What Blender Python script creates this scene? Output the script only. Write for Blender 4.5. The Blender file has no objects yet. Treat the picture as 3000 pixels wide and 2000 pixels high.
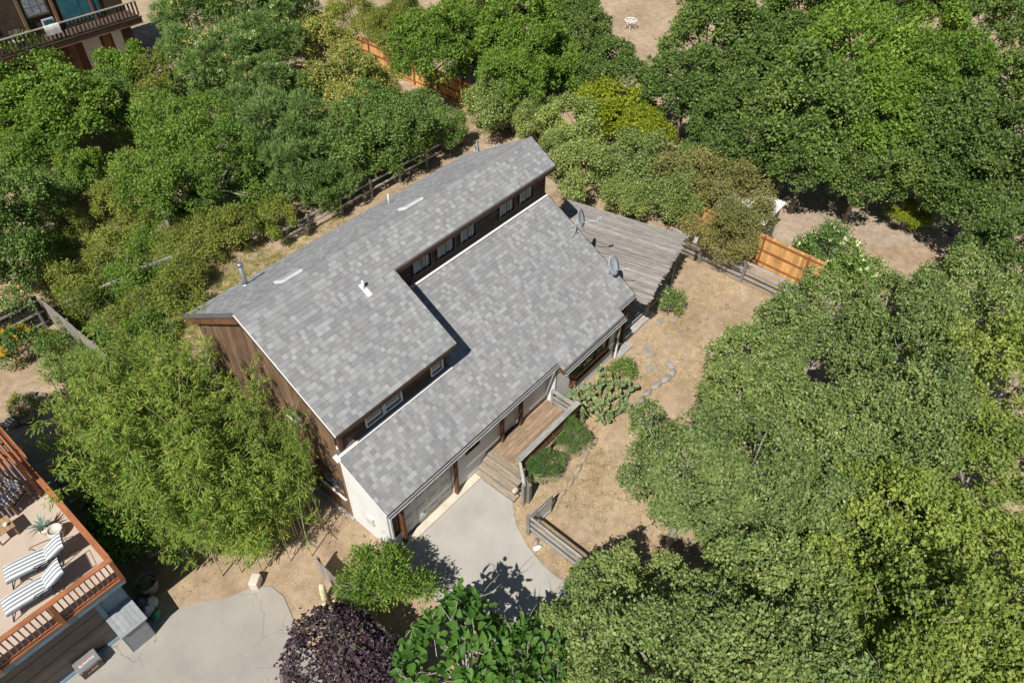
import bpy, bmesh, math, random
import numpy as np
from mathutils import Matrix, Vector, Euler
R_ = math.radians
scn = bpy.context.scene
COL = scn.collection
random.seed(7)

# ------------------------------------------------------------------ camera
CAM = Vector((-7.267, -17.132, 23.385))
CR = Vector((0.64437, -0.76461, 0.01265)); CU = Vector((0.53021, 0.45863, 0.71312)); CF = Vector((0.55106, 0.45281, -0.70093))
cd = bpy.data.cameras.new('camera'); cam = bpy.data.objects.new('camera', cd); COL.objects.link(cam)
m = Matrix((CR, CU, -CF)).transposed().to_4x4(); m.translation = CAM
cam.matrix_world = m
cd.sensor_width = 36; cd.sensor_fit = 'HORIZONTAL'; cd.lens = 36 * 2126.0 / 3000
cd.clip_end = 2000; cd.clip_start = 0.5
scn.camera = cam
FPX = 2126.0
def G(px, py, z=0.0):
    """survey helper: ground point (height z) seen at a photo position"""
    d = CF + CR * ((px - 1500) / FPX) - CU * ((py - 1000) / FPX)
    return CAM + d * ((z - CAM.z) / d.z)
def K(fx, fy, z=0.0):
    return G(fx * 1.27551, fy * 1.27551, z)

# ------------------------------------------------------------------ world and sun
SUN = Vector((-0.853, -0.245, 1.108)).normalized()
w = bpy.data.worlds.new('World'); scn.world = w; w.use_nodes = True
nt = w.node_tree; nt.nodes.clear()
sky = nt.nodes.new('ShaderNodeTexSky'); sky.sky_type = 'NISHITA'; sky.sun_disc = False
sky.sun_elevation = math.asin(SUN.z); sky.sun_rotation = math.atan2(SUN.x, SUN.y)
sky.altitude = 300; sky.air_density = 1.0; sky.dust_density = 0.6; sky.ozone_density = 1.2
bg = nt.nodes.new('ShaderNodeBackground'); bg.inputs[1].default_value = 0.05
out = nt.nodes.new('ShaderNodeOutputWorld')
nt.links.new(sky.outputs[0], bg.inputs[0]); nt.links.new(bg.outputs[0], out.inputs[0])
sl = bpy.data.lights.new('sun', 'SUN'); sl.energy = 5.0; sl.angle = R_(0.53); sl.color = (1.0, 0.955, 0.88)
so = bpy.data.objects.new('sun', sl); COL.objects.link(so)
so.rotation_euler = SUN.to_track_quat('Z', 'Y').to_euler(); so.location = (-30, -10, 40)
vs = scn.view_settings; vs.view_transform = 'Standard'; vs.look = 'None'; vs.gamma = 1.0; vs.use_curve_mapping = False
vs.exposure = 0.2
scn.cycles.max_bounces = 4; scn.cycles.diffuse_bounces = 2; scn.cycles.transmission_bounces = 2; scn.cycles.glossy_bounces = 2

# ------------------------------------------------------------------ object helpers
W = {}                                   # world matrix of each object
def tag(o, label=None, cat=None, group=None, kind=None):
    if label: o['label'] = label
    if cat: o['category'] = cat
    if group: o['group'] = group
    if kind: o['kind'] = kind
    return o
def put(o, parent=None, M=None):
    COL.objects.link(o)
    M = M or Matrix.Identity(4)
    if parent is not None:
        o.parent = parent
        o.matrix_parent_inverse = W[parent].inverted()
    o.matrix_basis = M
    W[o] = M
    return o
def thing(name, label, cat, loc=(0, 0, 0), rz=0.0, group=None):
    o = bpy.data.objects.new(name, None); o.empty_display_size = .2
    put(o, None, Matrix.Translation(Vector(loc)) @ Matrix.Rotation(rz, 4, 'Z'))
    return tag(o, label, cat, group)
def mesh(name, verts, faces, mat=None, smooth=False):
    me = bpy.data.meshes.new(name); me.from_pydata([tuple(v) for v in verts], [], faces)
    if mat: me.materials.append(mat)
    if smooth:
        me.polygons.foreach_set('use_smooth', [True] * len(me.polygons))
    me.update(); return me
def ob(name, me, parent=None, M=None):
    return put(bpy.data.objects.new(name, me), parent, M)
BOXF = [(0, 3, 2, 1), (4, 5, 6, 7), (0, 1, 5, 4), (1, 2, 6, 5), (2, 3, 7, 6), (3, 0, 4, 7)]
BC = {}
def box_me(sx, sy, sz, mat, bev=0.0):
    k = (round(sx, 3), round(sy, 3), round(sz, 3), mat.name, bev)
    if k in BC: return BC[k]
    x, y, z = sx / 2, sy / 2, sz / 2
    v = [(-x, -y, -z), (x, -y, -z), (x, y, -z), (-x, y, -z), (-x, -y, z), (x, -y, z), (x, y, z), (-x, y, z)]
    me = mesh('box', v, BOXF, mat)
    if bev:
        bm = bmesh.new(); bm.from_mesh(me)
        bmesh.ops.bevel(bm, geom=bm.edges[:], offset=bev, segments=1, affect='EDGES')
        bm.to_mesh(me); bm.free()
    BC[k] = me; return me
def box(name, c, s, mat, parent=None, rz=0.0, rot=None, bev=0.0, M0=None):
    """box centred at c with size s; M0 = frame to place in"""
    M = Matrix.Translation(Vector(c))
    if rot is not None: M = M @ rot.to_4x4()
    elif rz: M = M @ Matrix.Rotation(rz, 4, 'Z')
    if M0 is not None: M = M0 @ M
    return ob(name, box_me(s[0], s[1], s[2], mat, bev), parent, M)
def bar(name, a, b, wd, th, mat, parent=None, up=(0, 0, 1), bev=0.0):
    """square bar from a to b (wd across, th along up)"""
    a, b = Vector(a), Vector(b); d = b - a; L = d.length; x = d.normalized()
    u = Vector(up); y = u.cross(x)
    if y.length < 1e-4: y = Vector((0, 1, 0)).cross(x)
    y.normalize(); z = x.cross(y)
    M = Matrix((x, y, z)).transposed().to_4x4(); M.translation = (a + b) / 2
    return ob(name, box_me(L, wd, th, mat, bev), parent, M)
class MB:
    """collects geometry for ONE mesh"""
    def __init__(s): s.v = []; s.f = []; s.sm = []
    def add(s, v, f, sm=False):
        n = len(s.v); s.v += [tuple(q) for q in v]; s.f += [tuple(i + n for i in q) for q in f]; s.sm += [sm] * len(f); return s
    def box(s, c, sz, rot=None):
        x, y, z = sz[0] / 2, sz[1] / 2, sz[2] / 2
        v = [Vector(q) for q in [(-x, -y, -z), (x, -y, -z), (x, y, -z), (-x, y, -z), (-x, -y, z), (x, -y, z), (x, y, z), (-x, y, z)]]
        if rot is not None: v = [rot @ q for q in v]
        c = Vector(c); return s.add([q + c for q in v], BOXF)
    def bar(s, a, b, wd, th, up=(0, 0, 1)):
        a, b = Vector(a), Vector(b); d = b - a; x = d.normalized(); y = Vector(up).cross(x)
        if y.length < 1e-4: y = Vector((0, 1, 0)).cross(x)
        y.normalize(); z = x.cross(y)
        return s.box((a + b) / 2, (d.length, wd, th), Matrix((x, y, z)).transposed())
    def tube(s, pts, rads, n=6, cap=True):
        pts = [Vector(p) for p in pts]; rings = []; vv = []; ff = []
        for i, p in enumerate(pts):
            t = (pts[min(i + 1, len(pts) - 1)] - pts[max(i - 1, 0)]).normalized()
            a = t.cross(Vector((0.13, 0.97, 0.21)));
            if a.length < 1e-3: a = t.cross(Vector((1, 0, 0)))
            a.normalize(); b = t.cross(a); r = rads[i] if hasattr(rads, '__len__') else rads
            for k in range(n):
                q = 2 * math.pi * k / n; vv.append(p + (a * math.cos(q) + b * math.sin(q)) * r)
        for i in range(len(pts) - 1):
            for k in range(n):
                ff.append((i * n + k, i * n + (k + 1) % n, (i + 1) * n + (k + 1) % n, (i + 1) * n + k))
        if cap:
            ff.append(tuple(range(n))[::-1]); ff.append(tuple(range((len(pts) - 1) * n, len(pts) * n)))
        return s.add(vv, ff, True)
    def lathe(s, c, prof, n=20, squash=(1, 1)):
        c = Vector(c); vv = []; ff = []
        for r, z in prof:
            for k in range(n):
                q = 2 * math.pi * k / n; vv.append(c + Vector((r * math.cos(q) * squash[0], r * math.sin(q) * squash[1], z)))
        for i in range(len(prof) - 1):
            for k in range(n): ff.append((i * n + k, i * n + (k + 1) % n, (i + 1) * n + (k + 1) % n, (i + 1) * n + k))
        return s.add(vv, ff, True)
    def me(s, name, mat):
        me = mesh(name, s.v, s.f, mat); me.polygons.foreach_set('use_smooth', s.sm); return me
    def build(s, name, mat, parent=None, M=None): return ob(name, s.me(name, mat), parent, M)
def prism(name, poly, z0, z1, mat, parent=None):
    n = len(poly); v = [(p[0], p[1], z0) for p in poly] + [(p[0], p[1], z1) for p in poly]
    f = [tuple(range(n))[::-1], tuple(range(n, 2 * n))] + [(i, (i + 1) % n, n + (i + 1) % n, n + i) for i in range(n)]
    me = mesh(name, v, f, mat)
    bm = bmesh.new(); bm.from_mesh(me); bmesh.ops.recalc_face_normals(bm, faces=bm.faces); bm.to_mesh(me); bm.free()
    return ob(name, me, parent)
def rock_me(name, seed, mat, sx=1, sy=1, sz=.7, sub=2):
    bm = bmesh.new(); bmesh.ops.create_icosphere(bm, subdivisions=sub, radius=.5)
    rg = random.Random(seed); pl = [(Vector((rg.gauss(0, 1), rg.gauss(0, 1), rg.gauss(0, 1))).normalized(), rg.uniform(.3, .46)) for _ in range(9)]
    for v in bm.verts:
        for n, d in pl:
            k = v.co.dot(n) - d
            if k > 0: v.co -= n * k * .9
        v.co = Vector((v.co.x * sx, v.co.y * sy, v.co.z * sz))
    me = bpy.data.meshes.new(name); bm.to_mesh(me); bm.free(); me.materials.append(mat); return me

# ------------------------------------------------------------------ materials
MT = {}
def _mat(name):
    m = bpy.data.materials.new(name); m.use_nodes = True; n = m.node_tree; n.nodes.clear()
    o = n.nodes.new('ShaderNodeOutputMaterial'); b = n.nodes.new('ShaderNodeBsdfPrincipled'); n.links.new(b.outputs[0], o.inputs[0])
    MT[name] = m; return m, n, b, o
def node(n, t, **kw):
    x = n.nodes.new(t)
    for k, v in kw.items():
        if k.startswith('i_'): x.inputs[k[2:].replace('_', ' ')].default_value = v
        else: setattr(x, k, v)
    return x
def c4(c): return (c[0], c[1], c[2], 1)
def ramp(n, fac, stops, interp='LINEAR'):
    r = n.nodes.new('ShaderNodeValToRGB'); r.color_ramp.interpolation = interp; e = r.color_ramp.elements
    while len(e) > 1: e.remove(e[-1])
    e[0].position = stops[0][0]; e[0].color = c4(stops[0][1])
    for p, c in stops[1:]:
        q = e.new(p); q.color = c4(c)
    n.links.new(fac, r.inputs[0]); return r
def mixc(n, a, b, fac, mode='MIX'):
    x = n.nodes.new('ShaderNodeMix'); x.data_type = 'RGBA'; x.blend_type = mode
    for s, v in ((x.inputs[0], fac), (x.inputs[6], a), (x.inputs[7], b)):
        if hasattr(v, 'is_linked') or hasattr(v, 'links'): n.links.new(v, s)
        else: s.default_value = v if not isinstance(v, tuple) or len(v) == 4 else c4(v)
    return x.outputs[2]
def bump(n, b, h, st=.3, dist=.01):
    x = n.nodes.new('ShaderNodeBump'); x.inputs[0].default_value = st; x.inputs[1].default_value = dist
    n.links.new(h, x.inputs['Height']); n.links.new(x.outputs[0], b.inputs['Normal'])
def plain(name, col, rough=.6, var=.12, scale=3.0, bmp=.0, bscale=40, metal=0, spec=.5, ovar=.0):
    """colour with soft mottling, optional relief and per-object tone"""
    m, n, b, o = _mat(name)
    tc = node(n, 'ShaderNodeTexCoord'); geo = node(n, 'ShaderNodeNewGeometry')
    nz = node(n, 'ShaderNodeTexNoise', i_Scale=scale, i_Detail=6.0, i_Roughness=.62); n.links.new(geo.outputs['Position'], nz.inputs['Vector'])
    lo = tuple(c * (1 - 2.2 * var) for c in col); hi = tuple(min(1, c * (1 + 1.6 * var)) for c in col)
    r = ramp(n, nz.outputs[0], [(.25, lo), (.5, col), (.75, hi)])
    c = r.outputs[0]
    if ovar:
        oi = node(n, 'ShaderNodeObjectInfo')
        r2 = ramp(n, oi.outputs['Random'], [(0, (1 - ovar,) * 3), (1, (1 + ovar * .6,) * 3)])
        c = mixc(n, c, r2.outputs[0], 1.0, 'MULTIPLY')
    n.links.new(c, b.inputs['Base Color'])
    b.inputs['Roughness'].default_value = rough; b.inputs['Metallic'].default_value = metal; b.inputs['Specular IOR Level'].default_value = spec
    if bmp:
        n2 = node(n, 'ShaderNodeTexNoise', i_Scale=bscale, i_Detail=4.0); n.links.new(geo.outputs['Position'], n2.inputs['Vector']); bump(n, b, n2.outputs[0], bmp)
    return m
def wood(name, c0, c1, c2, axis='X', rough=.75, gscale=6.0, ovar=.25, bmp=.35):
    """grained board: object-space grain stretched along axis, tone by object"""
    m, n, b, o = _mat(name)
    tc = node(n, 'ShaderNodeTexCoord'); oi = node(n, 'ShaderNodeObjectInfo')
    mp = node(n, 'ShaderNodeMapping'); s = {'X': (.5, 9, 9), 'Y': (9, .5, 9), 'Z': (9, 9, .5)}[axis]
    mp.inputs['Scale'].default_value = s
    ad = node(n, 'ShaderNodeVectorMath', operation='ADD'); sc = node(n, 'ShaderNodeVectorMath', operation='SCALE'); sc.inputs[0].default_value = (37, 53, 71)
    n.links.new(oi.outputs['Random'], sc.inputs['Scale']); n.links.new(tc.outputs['Object'], ad.inputs[0]); n.links.new(sc.outputs[0], ad.inputs[1])
    n.links.new(ad.outputs[0], mp.inputs['Vector'])
    nz = node(n, 'ShaderNodeTexNoise', i_Scale=gscale, i_Detail=6.0, i_Roughness=.65); n.links.new(mp.outputs[0], nz.inputs['Vector'])
    nb = node(n, 'ShaderNodeTexNoise', i_Scale=1.6, i_Detail=5.0); n.links.new(ad.outputs[0], nb.inputs['Vector'])
    r = ramp(n, nz.outputs[0], [(.3, c0), (.5, c1), (.7, c2)])
    rb = ramp(n, nb.outputs[0], [(.3, (.72, .72, .72)), (.65, (1.12, 1.1, 1.08))])
    c = mixc(n, r.outputs[0], rb.outputs[0], 1.0, 'MULTIPLY')
    rr = ramp(n, oi.outputs['Random'], [(0, (1 - ovar, 1 - ovar, 1 - ovar)), (1, (1 + ovar * .7, 1 + ovar * .7, 1 + ovar * .7))])
    c = mixc(n, c, rr.outputs[0], 1.0, 'MULTIPLY')
    n.links.new(c, b.inputs['Base Color']); b.inputs['Roughness'].default_value = rough; b.inputs['Specular IOR Level'].default_value = .25
    if bmp: bump(n, b, nz.outputs[0], bmp, .006)
    return m
LK = 1.75
def leafmat(name, cols, rough=.45, trans=.28, spec=.4, ovar=.16, bright=True):
    """leaf colours by leaf (mesh island), a tone per plant, light through the leaf"""
    m, n, b, o = _mat(name)
    geo = node(n, 'ShaderNodeNewGeometry'); oi = node(n, 'ShaderNodeObjectInfo')
    cols = [(min(1, q[0] * LK * .97), min(1, q[1] * LK), q[2] * LK * .78) for q in cols] if bright else cols
    st = [(i / max(1, len(cols) - 1), c) for i, c in enumerate(cols)]
    r = ramp(n, geo.outputs['Random Per Island'], st)
    nz = node(n, 'ShaderNodeTexNoise', i_Scale=.55, i_Detail=3.0); n.links.new(geo.outputs['Position'], nz.inputs['Vector'])
    rn = ramp(n, nz.outputs[0], [(.3, (.8, .86, .82)), (.7, (1.2, 1.13, 1.1))])
    c = mixc(n, r.outputs[0], rn.outputs[0], 1.0, 'MULTIPLY')
    ro = ramp(n, oi.outputs['Random'], [(0, (1 - ovar, 1 - ovar * .8, 1 - ovar * .6)), (1, (1 + ovar, 1 + ovar * .8, 1 + ovar * .5))])
    c = mixc(n, c, ro.outputs[0], 1.0, 'MULTIPLY')
    n.links.new(c, b.inputs['Base Color']); b.inputs['Roughness'].default_value = rough + .12; b.inputs['Specular IOR Level'].default_value = spec * .6
    t = n.nodes.new('ShaderNodeBsdfTranslucent'); tcx = mixc(n, c, (1.15, 1.25, .55), 1.0, 'MULTIPLY'); n.links.new(tcx, t.inputs[0])
    mx = n.nodes.new('ShaderNodeMixShader'); mx.inputs[0].default_value = trans
    n.links.new(b.outputs[0], mx.inputs[1]); n.links.new(t.outputs[0], mx.inputs[2]); n.links.new(mx.outputs[0], o.inputs[0])
    return m
# ------------------------------------------------------------------ setting: ground, drive, road
def ground_mat(name, cols, chip=(0.62, 0.45, 0.28), chipamt=.5, dark=(.2, .14, .09), green=None):
    m, n, b, o = _mat(name)
    geo = node(n, 'ShaderNodeNewGeometry'); P_ = geo.outputs['Position']
    def nz(s, d=6., r=.6):
        x = node(n, 'ShaderNodeTexNoise', i_Scale=s, i_Detail=d, i_Roughness=r); n.links.new(P_, x.inputs['Vector']); return x.outputs[0]
    big = nz(.35); mid = nz(2.2, 8., .7); fine = nz(26., 5., .75)
    c = ramp(n, big, [(.32, cols[0]), (.5, cols[1]), (.68, cols[2])]).outputs[0]
    c = mixc(n, c, ramp(n, mid, [(.3, (.68, .66, .64)), (.55, (1, 1, 1)), (.75, (1.22, 1.2, 1.15))]).outputs[0], 1., 'MULTIPLY')
    c = mixc(n, c, ramp(n, fine, [(.3, (.62, .6, .58)), (.55, (1, 1, 1)), (.72, (1.3, 1.27, 1.2))]).outputs[0], 1., 'MULTIPLY')
    v = node(n, 'ShaderNodeTexVoronoi', i_Scale=17.0, i_Randomness=1.0); n.links.new(P_, v.inputs['Vector'])
    sp = ramp(n, v.outputs['Distance'], [(.2, (1, 1, 1)), (.32, (0, 0, 0))]).outputs[0]
    pm = ramp(n, nz(1.1), [(.42, (0, 0, 0)), (.6, (chipamt,) * 3)]).outputs[0]
    mm = mixc(n, sp, pm, 1., 'MULTIPLY')
    c = mixc(n, c, chip, mm)
    if green:
        gm = ramp(n, nz(.8, 8., .75), [(.6, (0, 0, 0)), (.72, (.6, .6, .6))]).outputs[0]
        c = mixc(n, c, green, gm)
    n.links.new(c, b.inputs['Base Color']); b.inputs['Roughness'].default_value = .95; b.inputs['Specular IOR Level'].default_value = .1
    bump(n, b, fine, .5, .03)
    return m
M_GROUND = ground_mat('dry_ground', [(.36, .265, .175), (.45, .34, .235), (.52, .405, .285)], green=(.2, .2, .08))
M_ROAD = ground_mat('dirt_road', [(.40, .32, .245), (.45, .36, .275), (.49, .40, .31)], chip=(.5, .38, .25), chipamt=.35)
M_SOIL = ground_mat('bare_soil', [(.23, .165, .115), (.29, .21, .145), (.34, .25, .175)], chip=(.42, .32, .22), chipamt=.5)
def conc_mat(name, c, stain=(.52, .4, .27), crack=False):
    m, n, b, o = _mat(name); geo = node(n, 'ShaderNodeNewGeometry'); P_ = geo.outputs['Position']
    def nz(s, d=6., r=.6):
        x = node(n, 'ShaderNodeTexNoise', i_Scale=s, i_Detail=d, i_Roughness=r); n.links.new(P_, x.inputs['Vector']); return x.outputs[0]
    k = lambda f: tuple(q * f for q in c)
    col = ramp(n, nz(.7, 8.), [(.3, k(.86)), (.5, c), (.7, k(1.1))]).outputs[0]
    col = mixc(n, col, ramp(n, nz(60., 3.), [(.35, (.84, .84, .84)), (.6, (1.06, 1.06, 1.06))]).outputs[0], 1., 'MULTIPLY')
    sm = ramp(n, nz(1.5, 9., .7), [(.54, (0, 0, 0)), (.72, (.5, .5, .5))]).outputs[0]
    col = mixc(n, col, stain, sm)
    if crack:
        v = node(n, 'ShaderNodeTexVoronoi', feature='DISTANCE_TO_EDGE', i_Scale=.42)
        ds = node(n, 'ShaderNodeVectorMath', operation='ADD'); nn = node(n, 'ShaderNodeTexNoise', i_Scale=1.3, i_Detail=7.); n.links.new(P_, nn.inputs['Vector'])
        n.links.new(P_, ds.inputs[0]); n.links.new(nn.outputs['Color'], ds.inputs[1]); n.links.new(ds.outputs[0], v.inputs['Vector'])
        cm = ramp(n, v.outputs['Distance'], [(.0, (.7, .7, .7)), (.006, (0, 0, 0))]).outputs[0]
        cm = mixc(n, cm, ramp(n, nz(.6), [(.45, (0, 0, 0)), (.55, (1, 1, 1))]).outputs[0], 1., 'MULTIPLY')
        col = mixc(n, col, (.12, .11, .1), cm)
    n.links.new(col, b.inputs['Base Color']); b.inputs['Roughness'].default_value = .85; b.inputs['Specular IOR Level'].default_value = .25
    bump(n, b, nz(70., 3.), .25, .01); return m
M_CONC = conc_mat('concrete', (.43, .412, .375))
M_ASPH = conc_mat('worn_asphalt', (.36, .335, .298), stain=(.42, .35, .27), crack=True)

def sheet(name, poly, z, mat, kind='structure', th=0.0):
    if th: o = prism(name, poly, z - th, z, mat)
    else: o = ob(name, mesh(name, [(p[0], p[1], z) for p in poly], [tuple(range(len(poly)))], mat))
    tag(o, kind=kind); return o
sheet('ground', [(-260, -260), (300, -260), (300, 300), (-260, 300)], 0, M_GROUND)
drive = [(0.15, -5.95), (0.05, -7.2), (-.08, -8.0), (-.05, -9.2), (.05, -10.2), (.1, -16), (6.5, -17.5), (4.6, -13.6), (3.45, -11.7), (3.24, -10.68), (3.28, -10.1), (3.38, -9.65), (3.5, -9.2), (3.69, -8.77),
         (3.9, -8.35), (4.16, -8.01), (4.42, -7.72), (4.62, -7.5), (4.62, -5.95)]
sheet('driveway', drive, .03, M_CONC, th=.1)
# far dirt road and lower yards
sheet('dirt_road', [(25.2, -9.4), (24.6, -6.2), (26.5, -3.5), (30, -4.6), (34, -7.2), (37.5, -11.5), (40, -16), (46, -26), (38, -27), (33.6, -18.6), (31.4, -14.2), (28.6, -11.4)], .006, M_ROAD)
asph = [(-20, -1.12), (-7.3, -1.14), (-6.55, -1.55), (-5.95, -1.75), (-5.2, -2.15), (-4.5, -2.75), (-3.75, -3.05), (-3.35, -3.5), (-3.3, -4.1), (-3.65, -5.2), (-3.9, -6.5), (-3.7, -9), (-4, -20), (-20, -20)]
sheet('asphalt_drive', asph, .03, M_ASPH, th=.08)

# ------------------------------------------------------------------ main house
def shingle_mat():
    m, n, b, o = _mat('asphalt_shingle')
    at = node(n, 'ShaderNodeAttribute', attribute_name='tone'); geo = node(n, 'ShaderNodeNewGeometry')
    r = ramp(n, at.outputs['Fac'], [(0, (.225, .225, .228)), (.2, (.25, .255, .262)), (.4, (.262, .258, .256)), (.6, (.288, .294, .298)), (.8, (.312, .318, .32)), (1, (.36, .368, .37))])
    nz = node(n, 'ShaderNodeTexNoise', i_Scale=90., i_Detail=3., i_Roughness=.8); n.links.new(geo.outputs['Position'], nz.inputs['Vector'])
    c = mixc(n, r.outputs[0], ramp(n, nz.outputs[0], [(.3, (.72, .72, .72)), (.7, (1.25, 1.25, 1.25))]).outputs[0], 1., 'MULTIPLY')
    n2 = node(n, 'ShaderNodeTexNoise', i_Scale=.5, i_Detail=4.); n.links.new(geo.outputs['Position'], n2.inputs['Vector'])
    c = mixc(n, c, ramp(n, n2.outputs[0], [(.3, (.93, .93, .95)), (.7, (1.06, 1.05, 1.04))]).outputs[0], 1., 'MULTIPLY')
    n.links.new(c, b.inputs['Base Color']); b.inputs['Roughness'].default_value = .9; b.inputs['Specular IOR Level'].default_value = .25
    bump(n, b, nz.outputs[0], .35, .004); return m
M_SHING = shingle_mat()
M_DECKING = plain('roof_felt', (.12, .12, .125), .9)
M_FLASH = plain('white_flashing', (.78, .77, .74), .45, .06, 2.)
M_STUCCO = plain('white_stucco', (.74, .735, .72), .9, .06, 1.2, .5, 28)
M_SIDE = wood('dark_siding', (.035, .022, .018), (.085, .05, .036), (.16, .095, .06), 'X', ovar=.4)
M_BOARD = wood('gable_boards', (.10, .062, .04), (.2, .125, .078), (.33, .22, .14), 'Z', ovar=.3)
M_TRIM = wood('brown_trim', (.08, .035, .02), (.16, .075, .04), (.24, .12, .065), 'Z', ovar=.15)
M_TRIMX = wood('brown_trim_long', (.08, .035, .02), (.16, .075, .04), (.24, .12, .065), 'X', ovar=.15)
M_DECK = wood('deck_planks', (.2, .125, .075), (.34, .235, .155), (.46, .36, .27), 'X', ovar=.22)
M_STEP = wood('step_planks', (.24, .18, .125), (.36, .295, .225), (.48, .42, .35), 'X', ovar=.15)
M_GREYW = wood('weathered_wood', (.25, .24, .225), (.4, .39, .37), (.54, .53, .51), 'X', ovar=.2)
M_GREYZ = wood('weathered_posts', (.15, .14, .125), (.27, .255, .235), (.4, .38, .355), 'Z', ovar=.2)
M_BRONZE = plain('bronze_frame', (.03, .026, .024), .4, .1)
M_WHITE = plain('white_paint', (.76, .76, .75), .5, .05, 2.)
M_DOORG = plain('pale_grey_paint', (.60, .60, .58), .5, .06, 2.)
M_CREAM = plain('cream_trim', (.62, .57, .47), .6, .08)
M_GLASS = plain('window_glass', (.10, .107, .105), .06, .0, spec=1.0)
M_GALV = plain('galvanised', (.45, .47, .49), .35, .1, 8., metal=.7)
M_DISH = plain('grey_dish', (.42, .46, .50), .45, .06, 4.)
M_GUT = plain('white_gutter', (.70, .70, .68), .45, .08)
M_BLACK = plain('black_metal', (.015, .016, .018), .45, .1)

RX, RL = 5.376, 14.606
ZR, SL, Z2, S2 = 8.134, .605, 6.571, .576
house = thing('house', 'grey shingle-roofed two-storey house with white stucco and brown board walls', 'house', (7, -1, 0))
def slab(name, quad, th, mat, parent):
    """flat roof slab under given top polygon"""
    n = len(quad); v = [Vector(q) for q in quad] + [Vector(q) - Vector((0, 0, th)) for q in quad]
    f = [tuple(range(n)), tuple(range(n, 2 * n))[::-1]] + [(i, n + i, n + (i + 1) % n, (i + 1) % n) for i in range(n)]
    me = mesh(name, v, f, mat); bm = bmesh.new(); bm.from_mesh(me); bmesh.ops.recalc_face_normals(bm, faces=bm.faces); bm.to_mesh(me); bm.free()
    return ob(name, me, parent)
zu = lambda y: ZR - SL * abs(y)
zl = lambda y: Z2 + S2 * y
up_front = slab('upper_roof', [(0, 0, ZR), (0, -4.211, zu(4.211)), (RX, -4.211, zu(4.211)), (RX, -1.36, zu(1.36)), (RL, -1.36, zu(1.36)), (RL, 0, ZR)], .14, M_DECKING, house)
up_back = slab('rear_roof', [(0, .0, ZR - .001), (RL, .0, ZR - .001), (RL, 4.063, zu(4.063)), (0, 4.063, zu(4.063))], .14, M_DECKING, house)
low_roof = slab('lower_roof', [(0, -3.8, zl(-3.8)), (0, -6.099, zl(-6.099)), (8.948, -6.099, zl(-6.099)), (8.948, -6.478, zl(-6.478)), (13.138, -6.478, zl(-6.478)), (13.138, -6.083, zl(-6.083)), (14.391, -6.083, zl(-6.083)),
                               (14.391, -1.0, zl(-1.0)), (5.2, -1.0, zl(-1.0)), (5.2, -3.8, zl(-3.8))], .14, M_DECKING, house)
# shingle tabs: rows from the eave up
def tabs(y0, y1, sl, z_at, spans, seed):
    """yields (x0,x1,ya,yb) tabs; spans(ymid)->list of (xa,xb); y0 = eave (outer), y1 = top"""
    rg = random.Random(seed); cs = 1 / math.sqrt(1 + sl * sl); st = .178 * cs; sgn = 1 if y1 > y0 else -1
    nrow = int(abs(y1 - y0) / st + .99); out = []
    for r in range(nrow):
        ya = y0 + sgn * st * r; yb = y0 + sgn * min(st * (r + 1), abs(y1 - y0))
        for xa, xb in spans((ya + yb) / 2):
            x = xa - rg.uniform(0, .25)
            while x < xb - .005:
                wd = rg.choice([.13, .15, .17, .17, .19, .21]) + rg.uniform(-.02, .02)
                a, b2 = max(x, xa), min(x + wd, xb)
                if b2 - a > .015: out.append((a, b2, ya, yb, rg.random()))
                x += wd
    return out
def tab_verts(a, b, ya, yb, z_at, th=.014):
    e = .004
    za, zb = z_at(ya), z_at(yb)
    return [(a, ya, za + .002), (b, ya, za + .002), (b, yb, zb + .002), (a, yb, zb + .002), (a, ya, za + th), (b, ya, za + th), (b, yb, zb + .006), (a, yb, zb + .006)]
TABF = [(4, 5, 6, 7), (0, 1, 5, 4), (1, 2, 6, 5), (3, 0, 4, 7)]
TABFR = [tuple(reversed(q)) for q in TABF]
def shingle_field(name, tl, z_at, parent, flip=False):
    v = []; f = []; tn = []
    for a, b, ya, yb, t in tl:
        k = len(v); v += tab_verts(a, b, ya, yb, z_at, .014 + .008 * (t * 7 % 1)); f += [tuple(i + k for i in q) for q in (TABFR if flip else TABF)]; tn += [t] * 4
    me = mesh(name, v, f, M_SHING); at = me.attributes.new('tone', 'FLOAT', 'FACE'); at.data.foreach_set('value', tn)
    return tag(ob(name, me, parent), kind='stuff')
t_up = tabs(-4.225, -.02, SL, zu, lambda y: [(-.02, RX + .02)] if y < -1.37 else [(-.02, RL + .02)], 1)
shingle_field('shingles', t_up, zu, up_front)
t_bk = tabs(4.075, .02, SL, zu, lambda y: [(-.02, RL + .02)], 2)
shingle_field('shingles', t_bk, zu, up_back, True)
def lowspan(y):
    if y < -6.1: return [(8.935, 13.15)]
    if y < -4.02: return [(-.02, 14.405)]
    return [(5.3 if y > -3.9 else 5.36, 14.405)]
ncs = .178 / math.sqrt(1 + S2 * S2)
t_lo = tabs(-6.11 - 2 * ncs, -1.22, S2, zl, lowspan, 3)
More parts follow.
